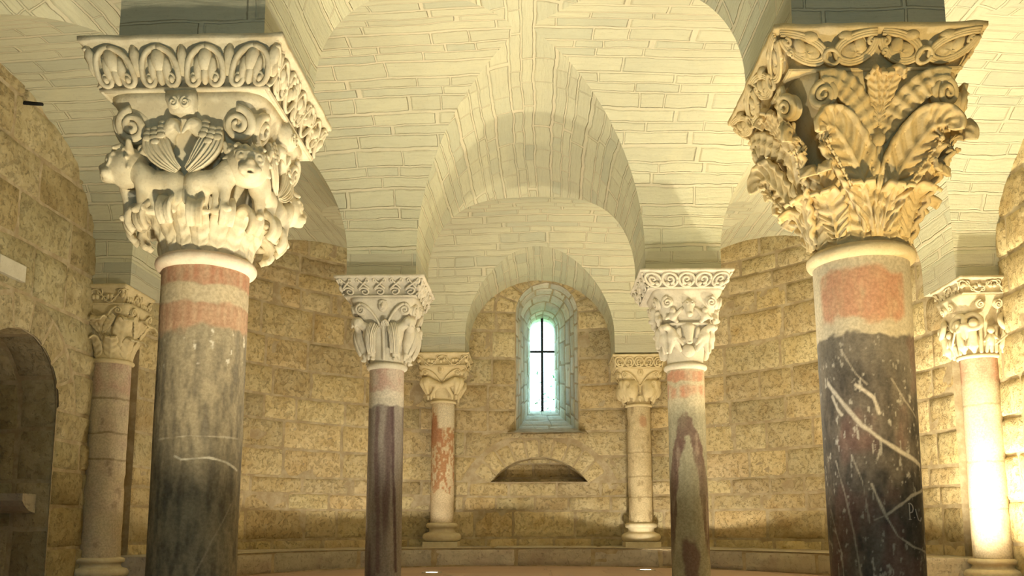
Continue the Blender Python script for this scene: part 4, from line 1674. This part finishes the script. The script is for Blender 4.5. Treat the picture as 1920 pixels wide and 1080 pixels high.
def corner_volutes(bell, cap, mat, phi, h, R, stem=True, off=.02):
    for s in (-1, 1):
        mb = MB()
        c = bell.p(s * phi, h, off)
        volute_mesh(mb, c, Vector((1, s * .12, 0)), (0, -.3, 1), R, 1.7, -s, .30, out=(0, -1, 0), start=PI / 2)
        if stem:
            mb.tube(bezier([c + Vector((0, -.004, R)), bell.p(s * phi * .65, h + .06, off + .01), bell.p(s * phi * .3, h - .12, off), bell.p(s * .05, h - .32, .006)], 12), [R * .34 - R * .012 * i for i in range(13)])
        four([mb.build('volute', mat, cap)])


def mask(bell, cap, mat, h, w, name='mask'):
    c = bell.p(0, h, 0)
    pr = [('e', (0, c.y, c.z), (w, w * .8, w * 1.25)), ('c', (0, c.y - w * .7, c.z + w * .3), (0, c.y - w * 1.0, c.z - w * .4), w * .16, w * .24)]
    for s in (-1, 1):
        pr += [('t', (s * w * .45, c.y - w * .72, c.z + w * .35), (s * .2, -1, 0), w * .24, w * .09), ('e', (s * w * .45, c.y - w * .72, c.z + w * .35), (w * .13,) * 3), ('c', (s * w * .1, c.y - w * .75, c.z + w * .8), (s * w * .8, c.y - w * .5, c.z + w * .75), w * .16, w * .12)]
    pr.append(('-e', (0, c.y - w * .8, c.z - w * .75), (w * .4, w * .3, w * .08)))
    four([sculpt(pr, w * .08, w * .07).build(name, mat, cap)])


def build_ml(bell, cap, mat):
    corner_volutes(bell, cap, mat, .62, .80, .042)
    mask(bell, cap, mat, .86, .038)
    for s in (-1, 1):
        o = sculpt([('e', (s * .100, -.185, 1.85), (.052, .045, .075)), ('c', (s * .095, -.175, 1.80), (s * .085, -.160, 1.70), .045, .022), ('c', (s * .12, -.19, 1.89), (s * .175, -.20, 1.925), .036, .030),
                    ('e', (s * .188, -.208, 1.936), (.040, .036, .038)), ('c', (s * .205, -.22, 1.925), (s * .205, -.235, 1.895), .016, .007), ('t', (s * .185, -.238, 1.94), (s * .3, -1, 0), .012, .004), ('c', (s * .08, -.16, 1.70), (s * .075, -.155, 1.668), .015, .012), ('c', (s * .11, -.155, 1.70), (s * .115, -.15, 1.668), .015, .012),
                    ('c', (s * .075, -.16, 1.667), (s * .085, -.175, 1.664), .012, .010), ('c', (s * .05, -.17, 1.90), (s * .02, -.175, 1.93), .02, .012)], .0055, .009, (.0015, 60)).build('eagle', mat, cap)
        mb = MB()
        sp = bezier([(s * .060, -.215, 1.925), (s * .085, -.262, 1.87), (s * .098, -.246, 1.78), (s * .082, -.190, 1.70)], 24)
        ribbon(mb, sp, lambda q: .040 * (1 - .25 * q), (0, -1, 0), .018, .0048, .001, .15, -3.1, m=35)
        four([o, mb.build('wing', mat, cap)])
    mb = MB()
    mb.tube([bell.p(0, h, .014) for h in (.04, .2, .35, .5, .6)], [.012, .013, .014, .016, .018])
    sp = bezier([bell.p(.0, .52, .02), bell.p(.0, .62, .05), bell.p(.12, .62, .06), bell.p(.16, .54, .04)], 10)
    ribbon(mb, sp, lambda q: .022 * (1 - .4 * q), (0, -1, .1), .012, .004, 4, .1, .8, m=9)
    four([mb.build('stem', mat, cap)])


small_capital(t, 1.642, 2.122, .128, .262, M_PALE, build_ml, Abacus(2.118, ZAB, .270, .337, -.015, 0, .024),
              lambda ab, a: (frieze_lattice(ab, 0, a, M_PALE, 5), [frieze_vine(ab, k, a, M_PALE, 5, k) for k in (1, 2, 3)]))

# ------------------------------------------------ middle right column: two tiers of figures
t = column('carved_column', 'middle column on the right with dark plum stain over grey-green marble', 1.095, 6.37)
F = (-1.095, -6.37)


def paint_mr(A, Z, P):
    n1, n2, n3 = fbm(P * 12, 31), fbm(P * np.array([34, 34, 9.]), 32), fbm(P * np.array([7, 7, 3.]), 33)
    g = mixc(np.tile([.29, .27, .19], (len(A), 1)), [.40, .37, .27], .5 + n2 * 1.1)
    g = mixc(g, [.20, .19, .13], sstep(.0, .4, n2) * .5)
    q = np.hypot(A / 1.15, 0) ** 2 * .42
    top = 1.26 - q + n1 * .11 + n2 * .06
    ins = 1.03 - np.abs(A / .80) ** 2 * .60 + n1 * .13 + n2 * .10
    plum = sstep(-.015, .02, top - Z) * sstep(-.02, .03, Z - ins) * sstep(.45, .62, Z + n3 * .1 + np.abs(A) * .25)
    g = mixc(g, mixc(np.tile([.135, .080, .068], (len(A), 1)), [.27, .20, .16], sstep(.05, .45, n2)), plum * (.75 + .5 * n3))
    g = mixc(g, [.15, .09, .08], (1 - sstep(.7, 1.0, np.hypot(A / .55, (Z - .18) / .17) + n1 * .4)) * .85)
    pale = mixc(np.tile([.58, .52, .38], (len(A), 1)), [.50, .45, .32], .4 + n2)
    g = mixc(g, pale, sstep(1.20, 1.34, Z + n1 * .06) * (1 - plum))
    red = np.tile([.56, .30, .20], (len(A), 1))
    g = mixc(g, red, band(Z, 1.49, 1.552, n1, .01, .035) * (.75 + n2) + band(Z, 1.36, 1.455, n1, .02, .05) * (.55 + n2 * .9))
    return g


shaft(t, .136, .137, 0, 1.58, paint_mr, M_SHAFT, 84, 240, cam_to=F, seed=4)
ringm(t, .160, 1.592, .042, M_PALE)


def build_mr(bell, cap, mat):
    mb = MB()
    rows = [[bell.p(2 * PI * j / 64, h, o) for j in range(64)] for h, o in ((.505, .004), (.51, .024), (.535, .026), (.545, .004))]
    mb.grid(rows, close_u=True)
    mb.build('middle_band', mat, cap)
    corner_volutes(bell, cap, mat, .60, .80, .040, stem=False)
    o = sculpt([('c', (0, -.225, 2.02), (0, -.235, 1.955), .036, .024), ('e', (0, -.22, 2.03), (.045, .035, .035)), ('e', (-.035, -.215, 2.065), (.015, .012, .02)), ('e', (.035, -.215, 2.065), (.015, .012, .02)),
                ('t', (-.02, -.258, 2.035), (0, -1, 0), .010, .004), ('t', (.02, -.258, 2.035), (0, -1, 0), .010, .004), ('e', (0, -.25, 1.95), (.022, .02, .016))], .0045, .006).build('beast_mask', mat, cap)
    oo = [o]
    for s in (-1, 1):
        oo.append(sculpt([('e', (s * .115, -.205, 1.945), (.03, .03, .035)), ('e', (s * .118, -.215, 1.985), (.022, .022, .024)), ('c', (s * .10, -.21, 1.95), (s * .05, -.215, 2.0), .016, .012), ('c', (s * .125, -.2, 1.95), (s * .165, -.205, 1.93), .018, .013), ('c', (s * .11, -.2, 1.93), (s * .09, -.205, 1.905), .02, .014), ('c', (s * .075, -.205, 2.075), (s * .05, -.215, 2.04), .014, .01)], .005, .007, (.0012, 70)).build('figure', mat, cap))
        oo.append(sculpt([('e', (s * .115, -.165, 1.80), (.040, .040, .055)), ('c', (s * .12, -.175, 1.84), (s * .155, -.18, 1.87), .026, .022), ('e', (s * .165, -.19, 1.865), (.028, .026, .024)), ('c', (s * .10, -.165, 1.77), (s * .06, -.16, 1.70), .028, .015), ('c', (s * .12, -.16, 1.77), (s * .135, -.155, 1.69), .026, .014), ('c', (s * .09, -.19, 1.79), (s * .05, -.195, 1.74), .014, .010), ('c', (s * .07, -.18, 1.85), (s * .06, -.175, 1.80), .016, .012)], .0055, .012, (.0018, 60)).build('beast', mat, cap))
    oo.append(sculpt([('c', (0, -.18, 1.86), (0, -.195, 1.77), .044, .024), ('e', (0, -.20, 1.755), (.024, .020, .018)), ('e', (-.038, -.175, 1.875), (.016, .014, .016)), ('e', (.038, -.175, 1.875), (.016, .014, .016)), ('-e', (0, -.218, 1.758), (.010, .012, .008)), ('e', (0, -.15, 1.70), (.05, .03, .05))], .0045, .006).build('bear_head', mat, cap))
    four(oo)


small_capital(t, 1.612, 2.150, .132, .262, M_PALE, build_mr, Abacus(2.140, ZAB, .275, .340, -.025, 0, .022),
              lambda ab, a: [frieze_roundels(ab, k, a, M_PALE, 5) for k in (0, 2)] + [frieze_vine(ab, k, a, M_PALE, 4, k) for k in (1, 3)])


# ------------------------------------------------ the two small columns on the bench either side of the window
def paint_bl(A, Z, P):
    n1, n2, n3 = fbm(P * 12, 41), fbm(P * np.array([52, 52, 26.]), 42), fbm(P * np.array([9, 9, 4.]), 43)
    g = mixc(np.tile([.66, .55, .37], (len(A), 1)), [.58, .47, .31], .5 + n1)
    g = mixc(g, [.42, .21, .10], sstep(-.06, .08, n2 + n3 * .5 + .05) * band(Z, .78, 1.66, n1, .06, .2) * .9)
    g = mixc(g, [.40, .19, .10], band(Z, 1.28, 1.60, n1, .05, .12) * sstep(.3, -.1, A + n1 * .4) * .9)
    g = mixc(g, [.66, .58, .42], band(Z, 1.5, 1.72, n1, .02, .08) * sstep(-.6, -.3, A))
    return g


def paint_br(A, Z, P):
    n1, n2 = fbm(P * 12, 51), fbm(P * np.array([18, 18, 12.]), 52)
    g = mixc(np.tile([.63, .53, .34], (len(A), 1)), [.54, .44, .27], .5 + n1)
    for zj in (1.2, .94, .72):
        g = mixc(g, [.36, .28, .16], (1 - sstep(.004, .010, np.abs(Z - zj + n1 * .012))) * .8)
    g = mixc(g, [.34, .26, .15], sstep(.3, .45, n2) * .7)
    g = mixc(g, [.48, .26, .15], (1 - sstep(.5, 1, np.hypot((A - .3) / .5, (Z - 1.55) / .07) + n1 * .6)) * .7)
    return g


def build_bl(bell, cap, mat):
    mask(bell, cap, mat, .88, .036, 'console')
    corner_volutes(bell, cap, mat, .66, .82, .030)
    for s in (-1, 1):
        o = sculpt([('c', (s * .145, -.190, 1.985), (s * .05, -.185, 1.945), .050, .034), ('c', (s * .05, -.185, 1.945), (0, -.185, 1.935), .034, .030), ('c', (s * .06, -.18, 1.92), (s * .115, -.155, 1.83), .026, .016), ('c', (s * .115, -.155, 1.83), (s * .115, -.155, 1.795), .016, .013),
                    ('e', (s * .165, -.20, 1.985), (.045, .04, .042)), ('c', (s * .17, -.21, 1.96), (s * .15, -.17, 1.85), .036, .014), ('t', (s * .15, -.238, 2.0), (s * .3, -1, 0), .012, .005)], .006, .012).build('beast', mat, cap)
        mb = MB()
        sp = bezier([bell.p(s * .62, .06, .02), bell.p(s * .62, .3, .03), bell.p(s * .60, .5, .06), bell.p(s * .56, .62, .03)], 14)
        ribbon(mb, sp, lambda q: .012 + .022 * math.sin(q * PI), (0, -1, .1), .012, .004, 5, .1, 1, m=9)
        four([o, mb.build('leaf', mat, cap)])


def build_br(bell, cap, mat):
    mask(bell, cap, mat, .86, .032, 'console')
    corner_volutes(bell, cap, mat, .64, .80, .032)
    for s in (-1, 1):
        o = sculpt([('e', (s * .095, -.185, 1.885), (.072, .055, .095)), ('e', (s * .075, -.175, 1.95), (.06, .045, .045)), ('c', (s * .15, -.19, 1.95), (s * .17, -.18, 1.90), .04, .03), ('c', (s * .165, -.175, 1.89), (s * .125, -.15, 1.77), .03, .018), ('c', (s * .06, -.17, 1.83), (s * .07, -.155, 1.77), .03, .02),
                    ('-e', (s * .142, -.238, 1.925), (.026, .03, .036))], .006, .014).build('lion', mat, cap)
        mb = MB()
        sp = [Vector((s * (.142 + .006 * q), -.222 + .02 * q, 1.95 - .06 * q)) for q in [i / 8 for i in range(9)]]
        ribbon(mb, sp, lambda q: .020 * (1 - .7 * q), (0, -1, 0), .010, .003, 4, .1, 1, m=9)
        four([o, mb.build('leaf', mat, cap)])
    four([sculpt([('e', (0, -.165, 1.79), (.024, .02, .024)), ('t', (0, -.18, 1.795), (0, -1, 0), .016, .006), ('c', (0, -.168, 1.775), (0, -.165, 1.752), .012, .006), ('c', (0, -.165, 1.93), (0, -.17, 1.86), .016, .012)], .005, .008).build('bud', mat, cap)])


t = column('carved_column', 'small wall column left of the window, its shaft mottled with flaking red paint', -1.065, 9.42)
shaft(t, .126, .128, .44, 1.76, paint_bl, M_SHAFT, 64, 170, cam_to=(1.0, -9.4), seed=5, chips=.003)
ringm(t, .146, 1.768, .030, M_WARM)
base(t, .128, .19, .45, M_CREAM)
small_capital(t, 1.782, 2.14, .124, .265, M_WARM, build_bl, Abacus(2.132, ZAB + .010, .252, .292, .02, -.05, .026),
              lambda ab, a: [frieze_vine(ab, k, a, M_WARM, 4, 7 + k, double=False) for k in range(4)])
t = column('carved_column', 'small wall column right of the window with a pitted cream shaft and pale red mark', 1.095, 9.42)
shaft(t, .127, .129, .44, 1.71, paint_br, M_SHAFT, 64, 170, cam_to=(-1.0, -9.4), seed=6, chips=.010)
ringm(t, .150, 1.720, .032, M_WARM)
base(t, .129, .19, .45, M_CREAM)
small_capital(t, 1.735, 2.112, .126, .258, M_WARM, build_br, Abacus(2.104, ZAB - .02, .245, .284, -.02, -.04, .022),
              lambda ab, a: [frieze_roundels(ab, k, a, M_WARM, 5) for k in range(4)])


# ------------------------------------------------ engaged columns at the side walls
def paint_sl(A, Z, P):
    n1, n2 = fbm(P * 10, 61), fbm(P * np.array([16, 16, 8.]), 62)
    g = mixc(np.tile([.56, .46, .34], (len(A), 1)), [.60, .52, .37], .5 + n1)
    g = mixc(g, [.50, .33, .26], band(Z, 1.44, 1.7, n1, .02, .06) * (.5 + n2))
    g = mixc(g, [.46, .36, .30], sstep(.1, .5, n2) * .5)
    for zj in (1.40, 1.13, .93):
        g = mixc(g, [.28, .22, .14], (1 - sstep(.004, .010, np.abs(Z - zj + n1 * .014))) * .8)
    g = mixc(g, [.30, .24, .16], sstep(.38, .5, n2) * .5)
    return g


def paint_sr(A, Z, P):
    n1, n2 = fbm(P * 10, 71), fbm(P * np.array([16, 16, 9.]), 72)
    g = mixc(np.tile([.66, .58, .43], (len(A), 1)), [.58, .49, .35], .5 + n1)
    g = mixc(g, [.58, .34, .24], band(Z, 1.50, 1.66, n1, .02, .05) * (.65 + n2))
    for zj in (1.32, .55, .9):
        g = mixc(g, [.34, .27, .17], (1 - sstep(.004, .010, np.abs(Z - zj + n1 * .014))) * .6)
    g = mixc(g, [.38, .30, .20], sstep(.36, .5, n2) * .5)
    return g


def build_sl(bell, cap, mat):
    corner_volutes(bell, cap, mat, .55, .86, .028)
    for i in range(8):
        ph = i * PI / 4
        curl_leaf(bell, ph + .39, .0, .30, .055, .045, .85, name='lower_leaf', parent=cap, mat=mat, rib=.005, ribn=4, tip=.2)
        curl_leaf(bell, ph, .22, .62, .075, .055, .9, name='upper_leaf', parent=cap, mat=mat, rib=.005, ribn=5, tip=.3)
    for s in (-1, 1):
        mb = MB()
        sp = bezier([bell.p(0, .40, .012), bell.p(s * .10, .6, .03), bell.p(s * .3, .72, .04), bell.p(s * .42, .80, .02)], 14)
        ribbon(mb, sp, lambda q: .014 + .026 * math.sin(q * PI * .85), (0, -1, .1), .012, .005, 6, .1, 1, m=9)
        four([mb.build('palmette', mat, cap)])


def build_sr(bell, cap, mat):
    corner_volutes(bell, cap, mat, .30, .80, .034, stem=False)
    four([sculpt([('e', (0, -.19, 1.80), (.028, .026, .045)), ('e', (0, -.205, 1.865), (.026, .026, .028)), ('c', (-.02, -.20, 1.82), (-.05, -.205, 1.78), .014, .010), ('c', (.02, -.20, 1.82), (.055, -.205, 1.79), .014, .010), ('c', (-.014, -.18, 1.77), (-.018, -.165, 1.712), .016, .012), ('c', (.014, -.18, 1.77), (.018, -.165, 1.712), .016, .012),
                  ('c', (.03, -.21, 1.76), (.15, -.235, 1.86), .008, .008)], .005, .010, (.0012, 70)).build('figure', mat, cap)])
    for s in (-1, 1):
        oo = [sculpt([('t', (s * .125, -.195, 1.93), (s * .35, -1, .25), .058, .020), ('e', (s * .125, -.205, 1.915), (.034, .03, .036)), ('c', (s * .175, -.19, 1.90), (s * .15, -.17, 1.80), .022, .014)], .0055, .010).build('beast', mat, cap),
              sculpt([('c', (s * .125, -.185, 1.86), (s * .115, -.165, 1.76), .030, .038), ('c', (s * .115, -.165, 1.76), (s * .105, -.155, 1.712), .03, .014), ('e', (s * .125, -.20, 1.88), (.022, .02, .022)), ('c', (s * .14, -.185, 1.84), (s * .165, -.18, 1.75), .014, .010)], .0055, .010, (.002, 70)).build('draped_figure', mat, cap),
              sculpt([('c', (s * .055, -.165, 1.88), (s * .055, -.160, 1.712), .016, .013), ('e', (s * .055, -.168, 1.90), (.022, .018, .016))], .005, .008).build('colonnette', mat, cap)]
        four(oo)


t = column('carved_column', 'pinkish jointed column built against the left wall with golden leaf capital', -3.365, 6.55)
shaft(t, .146, .150, .18, 1.68, paint_sl, M_SHAFT, 64, 190, cam_to=(3.2, -6.4), seed=7, chips=.006, wob=.004)
ringm(t, .168, 1.690, .034, M_WARM)
base(t, .150, .0, .19, M_CREAM)
small_capital(t, 1.705, 2.125, .142, .225, M_WARM, build_sl, Abacus(2.115, ZAB, .215, .250, -.04, -.01, .030),
              lambda ab, a: [frieze_vine(ab, k, a, M_WARM, 4, 17 + k, double=False) for k in range(4)])
t = column('carved_column', 'brightly lit cream column built against the right wall with figures on its capital', 3.345, 6.54)
shaft(t, .131, .136, .18, 1.68, paint_sr, M_SHAFT, 64, 190, cam_to=(-3.2, -6.4), seed=8, chips=.005, wob=.004)
ringm(t, .154, 1.690, .032, M_CREAM)
base(t, .138, .0, .19, M_CREAM)
small_capital(t, 1.705, 2.150, .130, .220, M_CREAM, build_sr, Abacus(2.140, ZAB, .210, .245, .02, -.02, .026),
              lambda ab, a: [frieze_vine(ab, k, a, M_CREAM, 4, 27 + k, double=False) for k in range(4)])

# ================================================================== SMALL THINGS
def floor_lamp(x, y, label):
    r = thing('recessed_floor_lamp', label, 'lamp', (x, y, 0), 'round lamps sunk in the paving')
    mb = MB()
    mb.lathe([(.088, -.03), (.092, .004), (.086, .008), (.074, .008), (.070, .004), (.070, -.03)], 40)
    mb.build('rim', M_STEEL, r)
    mb = MB()
    mb.lathe([(.0705, .001), (.06, .004), (.03, .006), (.0005, .0065)], 40)
    mb.build('lens', M_LENS, r)


floor_lamp(-.98, 7.89, 'left one of the two glowing round lamps sunk in the floor')
floor_lamp(1.01, 8.39, 'right one of the two glowing round lamps sunk in the floor')

r = thing('window_grille', 'black iron cross of two bars standing in the narrow window slit', 'grille', (IX, YI, ISILL))
mb = MB(); mb.box(-.017, .017, -.012, .012, -.03, IZ + IR - ISILL + .03); mb.build('upright_bar', M_IRON, r, smooth=False)
mb = MB(); mb.box(-IR - .02, IR + .02, -.010, .010, .750, .776); mb.build('cross_bar', M_IRON, r, smooth=False)

r = thing('iron_peg', 'black iron peg driven into the left wall just under the vault', 'peg', (WL, 5.30, 3.23))
mb = MB(); mb.tube([(-.05, 0, 0), (.0, 0, 0), (.10, .01, -.005), (.14, .012, -.008)], [.014, .014, .013, .011], 8); mb.build('shank', M_IRON, r)

r = thing('stone_plaque', 'pale square stone plaque set in the left wall above the niche', 'plaque', (WL, 5.28, 2.08))
mb = MB()
rows = []
for d, e in ((-.02, .0), (.050, .0), (.054, .006)):
    rows.append([(d, -.14 + e, -.055 + e), (d, .14 - e, -.055 + e), (d, .14 - e, .055 - e), (d, -.14 + e, .055 - e)])
mb.grid(rows, close_u=True); mb.f.append((8, 9, 10, 11))
mb.build('slab', M_PLAQUE, r, smooth=False)

r = thing('stone_bracket', 'grey stone bracket jutting from the jamb inside the left niche', 'bracket', (WL - .20, JY + JR, .60))
mb = MB()
prof = [(0, .05), (-.16, .05), (-.16, .0), (-.13, -.035), (-.07, -.07), (0, -.085)]
mb.grid([[(x, y, z) for y, z in prof] for x in (-.22, -.10, .0, .10)], flip=True)
mb.f += [tuple(range(6)), tuple(range(18, 24))[::-1]]
mb.build('corbel', M_BENCH, r, smooth=False)

# outside the window
mb = MB(); mb.grid([[(x, y, .3) for x in (-12, 12)] for y in (11.2, 40)]); mb.build('ground', M_GRASS, kind='structure', smooth=False)
r = thing('leafy_tree', 'pale green leafy tree seen outside through the window slit', 'tree', (.85, 17.0, .3))
mb = MB()
mb.tube([(0, 0, 0), (.05, 0, 1.0), (-.03, .05, 2.0), (.05, 0, 3.0)], [.12, .10, .08, .04], 9)
for a in range(6):
    mb.tube([(0, 0, 1.2 + .25 * a), (.4 * math.cos(a * 2.1), .4 * math.sin(a * 2.1), 1.6 + .28 * a), (.9 * math.cos(a * 2.1), .9 * math.sin(a * 2.1), 1.8 + .3 * a)], [.04, .03, .012], 6)
mb.build('trunk', M_BARK, r)
mb = MB(); rnd = random.Random(3)
for i in range(1500):
    c = Vector((rnd.gauss(.15, .5), rnd.gauss(0, .62), 1.75 + rnd.gauss(0, .65)))
    a = Vector((rnd.gauss(0, 1), rnd.gauss(0, 1), rnd.gauss(0, .6))).normalized(); b = a.orthogonal().normalized()
    L, W = rnd.uniform(.05, .09), rnd.uniform(.02, .035)
    mb.add([c - a * L, c + b * W + a * L * .1, c + a * L, c - b * W + a * L * .1], [(0, 1, 2, 3)])
mb.build('foliage', M_LEAF, r, smooth=False)
